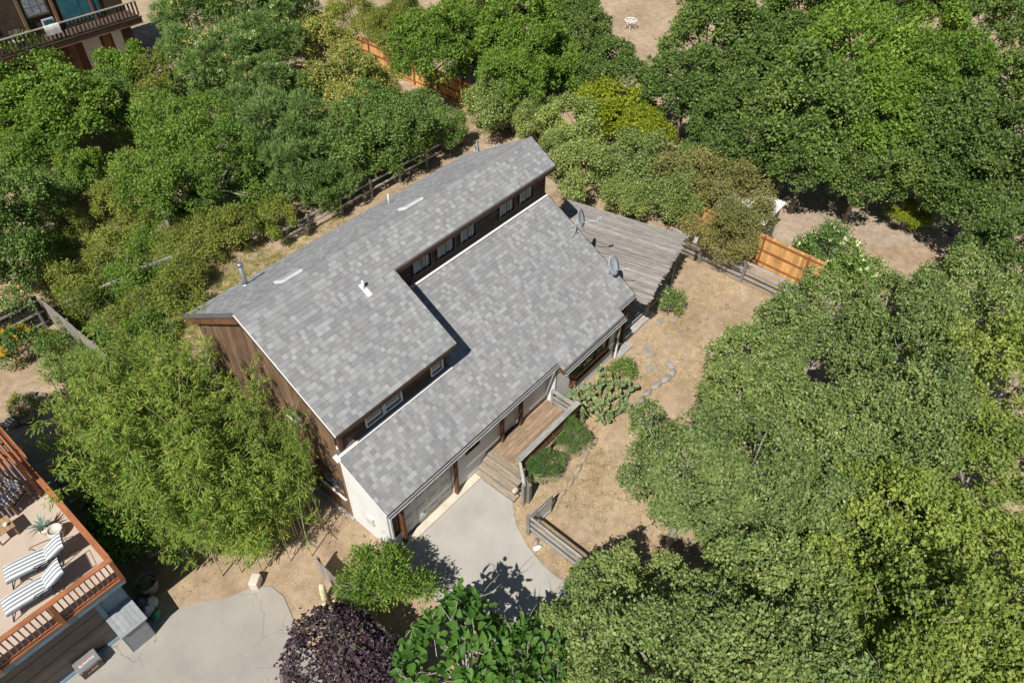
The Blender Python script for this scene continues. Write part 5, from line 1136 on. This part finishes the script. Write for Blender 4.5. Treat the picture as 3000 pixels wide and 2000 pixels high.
# --- other trees and shrubs: key, name, category, F x, F y, crown z, spread, height, label
more = [
 ('oakf', 'oak_tree', 'tree', 985, 110, 4.5, .8, .95, 'broad-leaved oak in front of the orange board fence'),
 ('oakf', 'oak_tree', 'tree', 1200, 60, 5, .9, 1.0, 'oak at the top edge with grey limbs showing'),
 ('oakf', 'oak_tree', 'tree', 1290, 20, 4.5, .75, 1.0, 'oak at the top edge left of the white garden table'),
 ('oakf', 'oak_tree', 'tree', 1180, 170, 4, .65, .75, 'smaller oak over the grey stone wall behind the house'),
 ('oakf', 'oak_tree', 'tree', 1090, 20, 4.5, .7, 1.0, 'oak at the top edge above the orange board fence'),
 ('willow', 'willow_tree', 'tree', 810, 25, 3.6, .8, 1.0, 'drooping willow at the top edge over the orange board fence'),
 ('willow', 'willow_tree', 'tree', 930, 30, 3.6, .8, 1.0, 'drooping willow right of the first one at the top edge'),
 ('manz', 'manzanita_shrub', 'shrub', 1130, 240, 2.2, 1.15, 1.2, 'pale glossy shrub behind the ridge end, left of the yellow-green bush'),
 ('manz', 'manzanita_shrub', 'shrub', 1230, 270, 1.8, 1.0, 1.0, 'glossy shrub just behind the right end of the roof ridge'),
 ('manz', 'manzanita_shrub', 'shrub', 1320, 300, 2.2, 1.25, 1.2, 'pale round shrub below the yellow-green bush'),
 ('manz', 'manzanita_shrub', 'shrub', 1340, 400, 1.8, 1.1, 1.1, 'glossy shrub beside the right gable of the house'),
 ('manz', 'manzanita_shrub', 'shrub', 1450, 380, 2.0, 1.15, 1.2, 'grey-green shrub behind the pergola'),
 ('manz', 'manzanita_shrub', 'shrub', 1440, 455, 1.4, .8, .9, 'low shrub at the back edge of the pergola'),
 ('manz', 'manzanita_shrub', 'shrub', 1290, 350, 1.6, .8, .9, 'small shrub touching the right gable'),
 ('lime', 'yellow_bush', 'shrub', 1400, 245, 2.4, 1.45, 1.4, 'bright yellow-green bush behind the house'),
 ('lime', 'yellow_bush', 'shrub', 1480, 300, 2.2, 1.1, 1.3, 'smaller yellow-green bush right of the bright one'),
 ('brsh', 'brownish_shrub', 'shrub', 1590, 410, 2.5, 1.15, 1.2, 'brownish shrub left of the corrugated shed roof'),
 ('brsh', 'brownish_shrub', 'shrub', 1690, 460, 2.3, 1.0, 1.1, 'brownish shrub touching the corrugated shed roof'),
 ('brsh', 'brownish_shrub', 'shrub', 1670, 545, 1.9, .9, 1.0, 'brownish shrub spilling over the near end of the cedar fence'),
 ('manz', 'manzanita_shrub', 'shrub', 1560, 460, 1.8, .9, 1.1, 'tangled shrub at the far corner of the pergola'),
 ('mid', 'dark_shrub', 'shrub', 1620, 380, 2.3, .9, 1.1, 'dark shrub behind the brownish shrubs'),
 ('berry', 'bramble', 'shrub', 1900, 590, .8, 1.2, 1.2, 'bramble with white blossom at the edge of the dirt road'),
 ('berry', 'bramble', 'shrub', 1960, 650, .8, 1.0, 1.1, 'white-flecked bramble between the dirt road and the oaks'),
 ('lime', 'lime_shrub', 'shrub', 2090, 500, .9, .7, .6, 'bright low shrub at the far side of the dirt road'),
 # rear left garden
 ('feath', 'flowering_tree', 'tree', 450, 60, 3.2, 1.24, 1.21, 'feathery blue-green tree at the top edge beside the balcony house'),
 ('feath', 'flowering_tree', 'tree', 560, 30, 3.4, 1.24, 1.26, 'feathery blue-green tree with yellowish tuft at the top edge'),
 ('feath', 'flowering_tree', 'tree', 520, 150, 3.2, 1.30, 1.21, 'feathery tree with tan seed heads and white blossom'),
 ('feath', 'flowering_tree', 'tree', 620, 110, 3.2, 1.18, 1.21, 'feathery tree thick with tan seed heads'),
 ('feath2', 'feathery_tree', 'tree', 660, 330, 2.8, 1.18, 1.21, 'feathery dark blue-green tree behind the house, left of centre'),
 ('feath2', 'feathery_tree', 'tree', 590, 290, 2.8, 1.06, 1.21, 'feathery blue-green tree above the airy pale one'),
 ('feath2', 'feathery_tree', 'tree', 690, 400, 2.2, 0.94, 0.99, 'low feathery shrub by the rear rail fence'),
 ('feath', 'flowering_tree', 'tree', 660, 30, 3.0, 1.06, 1.10, 'feathery tree left of the bare slope at the top edge'),
 ('airy', 'airy_tree', 'tree', 430, 330, 3.2, 1.24, 1.21, 'airy pale green tree with grey branches showing'),
 ('airy', 'airy_tree', 'tree', 500, 400, 2.8, 0.94, 0.99, 'airy pale green tree by the rear path'),
 ('airy', 'airy_tree', 'tree', 360, 440, 2.6, 0.94, 0.99, 'thin pale tree left of the rear path'),
 ('yell', 'yellow_tree', 'tree', 335, 165, 2.6, 1.00, 1.21, 'yellow-leaved tree near the balcony house'),
 ('yell', 'yellow_tree', 'tree', 360, 235, 2.3, 1.12, 1.10, 'yellowing tree below the yellow-leaved one'),
 ('fruit', 'fruit_tree', 'tree', 60, 130, 3.0, 1.12, 1.10, 'light green fruit tree left of the balcony house'),
 ('fruit', 'fruit_tree', 'tree', 60, 250, 2.8, 1.36, 1.21, 'light green fruit tree at the left edge'),
 ('fruit', 'fruit_tree', 'tree', 180, 270, 2.8, 1.30, 1.21, 'wide light green fruit tree in the rear garden'),
 ('fruit', 'fruit_tree', 'tree', 165, 215, 2.2, .75, .85, 'dark-leaved fruit tree below the balcony'),
 ('fruit', 'fruit_tree', 'tree', 270, 150, 2.8, 0.94, 0.99, 'small fruit tree beside the yellow-leaved tree'),
 ('mid', 'garden_shrub', 'shrub', 260, 240, 1.8, 0.89, 0.99, 'dark shrub between the fruit trees'),
 ('fruit', 'fruit_tree', 'tree', 80, 370, 2.0, 0.89, 0.88, 'thin young tree at the left edge of the orchard'),
 ('fruit', 'fruit_tree', 'tree', 205, 395, 1.9, 0.59, 0.83, 'young tree with large pale leaves in the orchard'),
 ('mid', 'dark_tree', 'tree', 20, 500, 2.2, 1.18, 1.21, 'dark tree at the left edge above the old fence'),
 ('mid', 'dark_tree', 'tree', 30, 600, 1.9, 0.94, 1.10, 'dark shrub at the left edge over the rose'),
 ('photo', 'bronze_shrub', 'shrub', 800, 190, 2.4, 1.24, 1.21, 'shrub with bronze young leaves by the orange fence'),
 ('photo', 'bronze_shrub', 'shrub', 750, 120, 2.4, 1.12, 1.21, 'shrub with bronze tips left of the willow'),
 ('photo', 'bronze_shrub', 'shrub', 790, 260, 2.2, 1.00, 0.99, 'bronze-tipped shrub behind the rear fence'),
 ('mid', 'oak_shrub', 'shrub', 860, 270, 2.1, 1.12, 1.10, 'round green shrub by the rear rail fence, behind the skylight'),
 ('mid', 'oak_shrub', 'shrub', 920, 330, 2.0, 1.06, 1.10, 'small-leaved shrub over the rear rail fence'),
 ('mid', 'oak_shrub', 'shrub', 800, 350, 2.1, 1.12, 1.21, 'dense small-leaved shrub left of the rear rail fence'),
 ('mid', 'oak_shrub', 'shrub', 1020, 305, 1.3, .75, .75, 'shrub behind the dish at the back of the house'),
 ('mid', 'oak_shrub', 'shrub', 730, 440, 1.4, 0.71, 0.77, 'low shrub at the edge of the rear path'),
 ('yell', 'rear_shrub', 'shrub', 640, 500, 1.3, 0.77, 0.77, 'yellow-green shrub along the rear path'),
 ('yell', 'rear_shrub', 'shrub', 540, 520, 1.3, 0.83, 0.77, 'yellow-green shrub where the rear path begins'),
 ('mid', 'understorey_shrub', 'shrub', 560, 230, 1.2, .9, .7, 'dark understorey shrub beneath the tan-headed feathery tree'),
 ('mid', 'understorey_shrub', 'shrub', 700, 230, 1.4, .9, .8, 'dark understorey shrub left of the bronze-tipped shrubs'),
 ('mid', 'understorey_shrub', 'shrub', 740, 300, 1.5, .9, .8, 'dark understorey shrub between feathery tree and rear rail fence'),
 ('mid', 'understorey_shrub', 'shrub', 300, 290, 1.2, .8, .7, 'green shrub in front of the yellowing tree'),
 ('fruit', 'fruit_tree', 'tree', 120, 330, 1.8, .8, .8, 'low fruit tree at the near end of the orchard'),
 ('yell', 'rear_shrub', 'shrub', 260, 470, 1.0, .8, .7, 'yellowish shrub at the foot of the airy pale tree'),
 ('mid', 'understorey_shrub', 'shrub', 480, 480, 1.0, .7, .6, 'green shrub below the airy tree by the rear path'),
 ('mid', 'understorey_shrub', 'shrub', 590, 430, 1.2, .8, .7, 'green shrub between airy tree and rear path'),
 ('photo', 'bronze_shrub', 'shrub', 700, 60, 2.2, .9, .9, 'bronze-tipped shrub at the top edge beside the bare slope'),
 ('oakf', 'oak_tree', 'tree', 1060, 80, 4, .8, .8, 'oak with lower crown between the orange fence and the garden shelter'),
 ('oakf', 'oak_tree', 'tree', 1150, 110, 4, .85, .8, 'broad oak behind the pale glossy shrub'),
 ('oakf', 'oak_tree', 'tree', 1250, 130, 4, .8, .8, 'oak left of the clearing with the white table'),
 ('oakd', 'oak_tree', 'tree', 1330, 60, 4.5, .75, .85, 'dark oak at the left side of the clearing with the white table'),
 ('oakd', 'oak_tree', 'tree', 1400, 150, 3.8, .7, .75, 'dark low oak just below the white garden table'),
 ('mid', 'understorey_shrub', 'shrub', 1100, 150, 1.8, .9, .9, 'dark shrub in shade behind the orange fence end'),
 ('mid', 'understorey_shrub', 'shrub', 1210, 190, 1.6, .9, .9, 'shrub beside the thick grey log'),
 ('mid', 'understorey_shrub', 'shrub', 1290, 190, 1.6, .9, .9, 'dark shrub left of the yellow-green bush'),
 ('feath', 'flowering_tree', 'tree', 600, 190, 2.8, .9, 1.0, 'feathery tree over the blue tarpaulin'),
 ('feath', 'flowering_tree', 'tree', 420, 130, 2.6, .8, .9, 'feathery tree right of the yellow-leaved tree'),
 ('mid', 'understorey_shrub', 'shrub', 440, 210, 1.4, .8, .8, 'green shrub between the yellowing and the feathery trees'),
 ('mid', 'understorey_shrub', 'shrub', 500, 250, 1.4, .8, .8, 'green shrub above the airy pale tree'),
 ('photo', 'bronze_shrub', 'shrub', 870, 200, 1.8, .8, .8, 'bronze-tipped shrub nearest the orange fence'),
 ('mid', 'oak_shrub', 'shrub', 880, 330, 1.6, .8, .8, 'small-leaved shrub over the middle of the rear rail fence'),
 ('mid', 'oak_shrub', 'shrub', 960, 270, 1.6, .85, .9, 'green shrub left of the rear dish'),
 ('fruit', 'fruit_tree', 'tree', 20, 320, 2.2, .9, .9, 'fruit tree cut by the left edge'),
 ('yell', 'rear_shrub', 'shrub', 300, 400, 1.2, .8, .8, 'yellowish shrub left of the airy pale tree'),
 ('mid', 'understorey_shrub', 'shrub', 150, 440, 1.1, .8, .7, 'dark shrub at the lower end of the orchard'),
 ('willow', 'willow_tree', 'tree', 880, 70, 3.0, .75, .9, 'drooping willow in front of the orange board fence'),
 ('feath2', 'feathery_tree', 'tree', 780, 420, 1.3, .6, .65, 'low feathery shrub beside the rear rail fence end'),
 # foreground
 ('citrus', 'citrus_tree', 'tree', 280, 1200, 1.6, 1.0, 1.05, 'glossy dark citrus tree beside the neighbour deck'),
 ('elder', 'bright_shrub', 'shrub', 880, 1320, 1.5, 1.05, 1.05, 'bright green shrub with bare grey branches at the driveway edge'),
 ('rose', 'rose_bush', 'shrub', 1540, 690, .9, 1.0, 1.1, 'white rose bush with dry twigs beside the pergola posts'),
 ('pinkrose', 'climbing_rose', 'shrub', 30, 690, 1.6, 1.0, 1.1, 'pink rose at the left edge above the dark fence'),
 ('orna', 'marigold_bed', 'shrub', 30, 800, .5, 1.1, 1.1, 'orange flowering bush at the left edge below the dark fence'),
 ('orna', 'marigold_plant', 'shrub', 50, 935, .4, .55, .7, 'small orange flowering plant between the garden boulders'),
 ('perenn', 'perennial', 'plant', 110, 790, .5, 1.1, 1.1, 'leafy perennial inside the corner of the old fence'),
 ('perenn', 'perennial', 'plant', 150, 850, .4, 1.3, 1.0, 'grey-green perennial left of the bamboo'),
 ('perenn', 'perennial', 'plant', 200, 810, .4, .8, .9, 'vine growing against the weathered fence'),
 ('roses', 'rosemary_bush', 'shrub', 1248, 1078, .45, 1.25, 1.4, 'rosemary bush beside the foot of the porch steps'),
 ('roses', 'rosemary_bush', 'shrub', 1312, 1010, .45, 1.25, 1.4, 'rosemary bush beneath the porch handrail'),
 ('perenn', 'low_shrub', 'shrub', 1432, 850, .4, .75, 1.0, 'small bright shrub behind the prickly pear at the house corner'),
]
for k, nm, cat, fx, fy, z, s, sz, lab in more:
    plant(k, nm, lab, cat, K(fx, fy, z), s, sz)
# undergrowth behind the left end of the house
rg = random.Random(3); scr = [(100, 470), (180, 520), (260, 560), (330, 560), (400, 560), (150, 560), (100, 580), (220, 620), (300, 640), (370, 620), (430, 640), (180, 660), (260, 690), (330, 700), (400, 690), (200, 720), (270, 750), (340, 770), (450, 590), (300, 500), (400, 500), (470, 540), (140, 620), (240, 780), (310, 820)]
rows = ['row nearest the orchard', 'row behind the fallen rails', 'row along the fallen rails', 'row in front of the fallen rails', 'row beside the white rocks', 'row nearest the bamboo']
lim = [530, 575, 630, 680, 740, 900]; ords = ['leftmost', 'second from the left', 'third from the left', 'fourth from the left', 'fifth from the left', 'sixth from the left', 'seventh from the left']
byrow = {}
for q in scr: byrow.setdefault(next(i for i, l in enumerate(lim) if q[1] < l), []).append(q)
i = 0
for r, qs in sorted(byrow.items()):
    for k, (fx, fy) in enumerate(sorted(qs)):
        plant('scrub' if i % 3 else 'scrubg', 'scrub_bush', 'yellow-green scrub bush, %s in the %s' % (ords[k], rows[r]), 'shrub', K(fx, fy, .6), rg.uniform(.75, 1.15), rg.uniform(.7, 1.3), group='scrub in the overgrown plot behind the house', parts=('stems', 'foliage')); i += 1
# ------------------------------------------------------------------ bamboo: arching culms with long leaves
M_CULM = plain('bamboo_culm', (.42, .40, .2), .5, .15, 8.)
def bamboo_variant(seed, n=32, h=5.2, spread=1.2):
    rg = np.random.default_rng(seed); g = MB(); PP = []; TT = []; NN = []; LL = []; WW = []
    for i in range(n):
        b = np.array([rg.normal() * .45, rg.normal() * .45, 0]); a = rg.uniform(0, 6.283); hh = h * rg.uniform(.5, 1.12); sp = spread * rg.uniform(.2, 1.5)
        o_ = np.array([math.cos(a), math.sin(a), 0]); pts = []
        for t in np.linspace(0, 1, 7): pts.append(b + np.array([0, 0, hh * (t - .22 * t ** 3.2)]) + o_ * sp * t ** 2)
        g.tube([Vector(p) for p in pts], [.022 * (1 - .8 * t) for t in np.linspace(0, 1, 7)], 5, False)
        ns = 30; ts = rg.uniform(.2, 1, ns) ** .8
        for t in ts:
            k = min(5, int(t * 6)); f = t * 6 - k; c = pts[k] * (1 - f) + pts[min(k + 1, 6)] * f
            d = np.array([rg.normal(), rg.normal(), rg.normal() * .3 + .1]); d /= np.linalg.norm(d); ln = rg.uniform(.25, .75) * (1.15 - .5 * t)
            q = 16; u = rg.uniform(.25, 1, q); P_ = c + d * ln * u[:, None] + rg.normal(size=(q, 3)) * .05
            PP.append(P_); TT.append(d * .7 + rdir(rg, q) * .8 + np.array([0, 0, -.55])); NN.append(rdir(rg, q) * .6 + np.array([0, 0, .9])); s = rg.uniform(.7, 1.3, q); LL.append(.17 * s); WW.append(.03 * s)
    me = leaf_mesh('bamboo_leaves', np.concatenate(PP), np.concatenate(TT), np.concatenate(NN), np.concatenate(LL), np.concatenate(WW), L_BAMB, pos=.3)
    return (g.me('culms', M_CULM), me, [])
VAR['bamb'] = [bamboo_variant(s) for s in (5, 6, 7)]
VAR['bambt'] = [bamboo_variant(s, n=9, h=7.2, spread=.9) for s in (8, 9)]
bam = [(-1.7, 5.2, 1.1, 'bamboo clump behind the rear corner of the gable wall'), (-2.9, 6.2, .95, 'bamboo clump beside the weathered fence end'), (-3.0, 4.2, 1.2, 'tall bamboo clump in the middle of the stand'),
       (-2.2, 2.9, 1.2, 'tall bamboo clump facing the brown gable wall'), (-4.2, 3.4, 1.0, 'bamboo clump nearest the neighbour deck'), (-3.7, 1.7, 1.25, 'tall bamboo clump behind the citrus tree'),
       (-2.6, .6, 1.2, 'bamboo clump opposite the gable window'), (-3.7, -.3, 1.15, 'bamboo clump leaning over the citrus tree'), (-2.9, -1.3, 1.25, 'yellowing bamboo clump near the front of the stand'),
       (-2.4, -2.6, 1.05, 'front bamboo clump drooping over the edge of the asphalt')]
for x, y, s, lab in bam:
    plant('bamb', 'bamboo_clump', lab, 'bamboo', (x, y), s, s * 1.0, group='bamboo stand beside the house', parts=('culms', 'foliage'))
for x, y, s, lab in ((-.65, -.3, 1.2, 'slender tall bamboo culms reaching above the roof edge'), (-.8, -2.4, 1.08, 'slender bamboo culms by the lower gable window'), (-.7, 2.9, 1.15, 'slender bamboo culms in front of the rear roof corner'), (-1.0, 3.9, 1.0, 'slender bamboo culms at the back of the gable wall')):
    plant('bambt', 'bamboo_clump', lab, 'bamboo', (x, y), s * .8, s, group='bamboo stand beside the house', parts=('culms', 'foliage'))
# ------------------------------------------------------------------ broad-leaved shrub and purple tree (large single leaves)
def broad_leaf_mesh(name, P_, T, N, L, Wd, mat):
    """heart-shaped leaf of eight corners, cupped along the midrib"""
    T = unit(T); S = unit(np.cross(T, N)); N2 = np.cross(S, T); n = len(P_)
    prof = [(-.08, .0, 0), (-.02, .42, .1), (.25, .62, .13), (.55, .45, .08), (.8, .2, .03), (1, 0, -.05)]
    rows = []
    for l, w_, up_ in prof: rows.append((P_ + T * (L * l)[:, None] + N2 * (Wd * up_)[:, None], w_))
    v = np.empty((n, 16, 3)); idx = 0; cols = []
    for c, w_ in rows:
        mid = c - N2 * (Wd * .12 * (w_ > 0))[:, None]
        if w_ == 0: v[:, idx] = c; cols.append((idx, idx, idx)); idx += 1
        else:
            v[:, idx] = c + S * (Wd * w_ * .8)[:, None]; v[:, idx + 1] = mid; v[:, idx + 2] = c - S * (Wd * w_ * .8)[:, None]; cols.append((idx, idx + 1, idx + 2)); idx += 3
    v = v[:, :idx]; fq = []
    for a, b in zip(cols[:-1], cols[1:]):
        for s in (0, 1):
            q = [a[s], b[s], b[s + 1], a[s + 1]]; u = []
            for k in q:
                if k not in u: u.append(k)
            fq.append(u)
    F_ = [[i * idx + k for k in q] for i in range(n) for q in fq]
    me = bpy.data.meshes.new(name); me.from_pydata(v.reshape(-1, 3).tolist(), [], F_); me.materials.append(mat); me.polygons.foreach_set('use_smooth', [True] * len(me.polygons)); me.update(); return me
def big_leaf_shrub(seed, R, H, hb, n, L, Wd, mat, barkm, r0):
    rg = np.random.default_rng(seed); d = rdir(rg, n * 2); d = d[d[:, 2] > -.45][:n]; f = lobes(rg, d, 12, .6) * rg.uniform(.55, 1, len(d)) ** .5 * np.where(rg.uniform(size=len(d)) < .06, rg.uniform(1.05, 1.25, len(d)), 1)
    P_ = d * f[:, None] * np.array([R, R, H]) + np.array([0, 0, hb]); q = len(P_)
    T = d * .55 + rdir(rg, q) * .6 + np.array([0, 0, -.25]); N = np.array([0, 0, 1.0]) + d * .35 + rdir(rg, q) * .35; s = rg.uniform(.6, 1.2, q)
    me = broad_leaf_mesh('leaves', P_, T, N, L * s, Wd * s, mat)
    bk, tw = bark_mesh(rg, barkm, hb, P_[:200], r0, 26, 60, tr=.012); return (bk, me, [('twigs', tw)])
VAR['mallow'] = [big_leaf_shrub(3, 1.55, 1.25, 1.7, 900, .27, .2, L_MALL, M_BARKL, .06)]
VAR['redbud'] = [big_leaf_shrub(4, 1.45, 1.2, 1.6, 3600, .105, .1, L_PURP, M_BARK, .07)]
def single(key, name, label, cat, fx, fy, z, s, sz):
    o = plant(key, name, label, cat, K(fx, fy, z), s, sz); return o
single('mallow', 'broad_leaved_shrub', 'shrub with very large bright green leaves at the bottom edge', 'shrub', 1070, 1525, 2.6, 1.1, 1.35)
single('mallow', 'broad_leaved_shrub', 'right part of the large-leaved shrubbery beside the low oak', 'shrub', 1215, 1545, 2.4, .8, 1.25)
single('redbud', 'purple_tree', 'small tree with dark purple leaves at the bottom edge', 'tree', 775, 1490, 1.9, 1.02, 1.1)
single('redbud', 'purple_tree', 'purple-leaved tree cut by the bottom edge, right of the first', 'tree', 855, 1560, 1.8, .8, 1.0)
# ------------------------------------------------------------------ prickly pear
M_CACT = leafmat('cactus_pad', [(.075, .105, .06), (.105, .14, .08), (.125, .155, .09), (.095, .125, .08)], .55, 0.02, .3)
M_CFL = plain('cactus_fruit', (.6, .44, .1), .6, .1)
def cactus():
    rg = random.Random(11); pad = bmesh.new(); bmesh.ops.create_icosphere(pad, subdivisions=2, radius=1.0)
    for v in pad.verts:
        v.co.z += 1; v.co = Vector((v.co.x * (.1 if v.co.z > .8 else .085) * (1), v.co.y * .022, v.co.z * .13)) ; v.co.x *= .72 + .28 * min(1, v.co.z / .15)
    pm = bpy.data.meshes.new('pad'); pad.to_mesh(pm); pad.free(); pm.materials.append(M_CACT); pm.polygons.foreach_set('use_smooth', [True] * len(pm.polygons))
    g = MB(); g.lathe((0, 0, 0), [(0, -.01), (.018, 0), (.024, .03), (.02, .05), (0, .05)], 7); fm = g.me('fruit', M_CFL)
    root = thing('prickly_pear', 'large prickly pear cactus with yellow buds beside the front window', 'cactus', (10.55, -7.35, 0))
    base = W[root]; cnt = [0, 0]
    q = []
    for k in range(24):
        a = k * 2.4; r = 1.12 * math.sqrt((k + .5) / 24); o_ = Vector((math.cos(a) * r * 1.15, math.sin(a) * r * .8, 0))
        q.append((Vector((10.6, -7.4, 0)) + o_, Vector((o_.x * .6, o_.y * .6, 1)), 1, rg.uniform(1.05, 1.3)))
    while q and cnt[0] < 299:
        pos, dirv, depth, sc = q.pop(0); d = dirv.normalized()
        M = Matrix.Translation(pos) @ d.to_track_quat('Z', 'Y').to_matrix().to_4x4() @ Matrix.Rotation(rg.uniform(0, 6.28), 4, 'Z') @ Matrix.Scale(sc, 4)
        ob('pad', pm, root, M); cnt[0] += 1
        if depth >= 4 and rg.random() < .5:
            for _ in range(rg.randint(1, 4)):
                if cnt[1] < 280:
                    a = rg.uniform(-1, 1); ob('bud', fm, root, Matrix.Translation(M @ Vector((.06 * a, 0, .25 - .05 * a * a))) @ (d + Vector((a * .3, 0, .2))).to_track_quat('Z', 'Y').to_matrix().to_4x4()); cnt[1] += 1
        for _ in range(rg.choice((1, 2, 2, 3)) if depth < 4 else rg.choice((0, 1, 2))):
            nd = d * .6 + Vector((rg.gauss(0, .5), rg.gauss(0, .5), rg.uniform(-.05, .45)))
            q.append((M @ Vector((rg.uniform(-.05, .05), 0, rg.uniform(.19, .25))), nd, depth + 1, sc * rg.uniform(.92, 1.05)))
    return cnt
NCACT = cactus()
# ------------------------------------------------------------------ ground cover nobody could count
def litter(name, polys, n, mat, size, label, z=.012, seed=1, aspect=.55):
    rg = np.random.default_rng(seed); pts = []
    for (x0, x1, y0, y1), f in polys:
        k = int(n * f); pts.append(np.column_stack([rg.uniform(x0, x1, k), rg.uniform(y0, y1, k), np.full(k, z) + rg.uniform(0, .02, k)]))
    P_ = np.concatenate(pts)
    # clump the litter with a simple wave mask
    ms = np.sin(P_[:, 0] * 1.7 + np.sin(P_[:, 1] * 1.1) * 2) + np.sin(P_[:, 1] * 2.3 + P_[:, 0] * .6) + rg.normal(size=len(P_)) * .8
    inh = (P_[:, 0] > .1) & (P_[:, 0] < 14.5) & (P_[:, 1] > -6.1) & (P_[:, 1] < 3.9)
    indr = (P_[:, 1] < -5.9) & (P_[:, 1] > -16) & (P_[:, 0] > -.1) & (P_[:, 0] < np.interp(P_[:, 1], [-16, -11.7, -10.68, -9.65, -8.77, -8.01, -7.5, -5.9], [5, 3.45, 3.24, 3.38, 3.69, 4.16, 4.62, 4.62]))
    P_ = P_[(ms > -.5) & ~inh & ~indr]; q = len(P_); t = rdir(rg, q); t[:, 2] *= .25
    s = rg.uniform(.5, 1.4, q)
    me = leaf_mesh(name, P_, t, np.array([0, 0, 1.]) + rdir(rg, q) * .35, size * s, size * aspect * s, mat)
    return tag(ob(name, me), label, 'leaf litter', kind='stuff')
litter('leaf_litter', [((3.5, 22, -15, -6.3), .4), ((-1, 20, 4.2, 11.5), .3), ((13, 22, -6, 6), .1), ((-8, 2, -12, -1), .04), ((22, 44, -20, 26), .16)], 70000, L_DRY, .06, 'dry leaves and straw littering the bare ground')
def grass(name, boxes, n, h, mat, label, seed=2):
    rg = np.random.default_rng(seed); P0 = []
    for (x0, x1, y0, y1), f in boxes:
        k = max(1, int(n * f / 14)); c = np.column_stack([rg.uniform(x0, x1, k), rg.uniform(y0, y1, k), np.zeros(k)]); P0.append(np.repeat(c, 14, 0) + rg.normal(size=(k * 14, 3)) * np.array([.07, .07, 0]))
    P_ = np.concatenate(P0); q = len(P_); T = rdir(rg, q) * .55 + np.array([0, 0, .75])
    me = leaf_mesh(name, P_, T, rdir(rg, q), h * rg.uniform(.5, 1.3, q), .014, mat); return tag(ob(name, me), label, 'grass', kind='stuff')
grass('wild_grass', [((-3, 8, 8.5, 17), .62), ((-6, 12, 17, 30), .3), ((-2, 13, 10.2, 11.6), .08)], 40000, .26, L_GRASS, 'wild grass in the overgrown plot behind the house')
grass('dry_grass', [((4, 21, -14, -6.6), .7), ((2, 20, 4.5, 9), .3)], 9000, .09, L_DRY, 'short dry grass tufts on the bare yard', 5)
grass('weeds', [((5.5, 9, -11, -8.5), .5), ((13, 21, -9, -6.8), .3), ((21, 22, -12, -6), .2)], 2600, .1, L_FRESH, 'small green weeds sprouting in the bare yard', 6)
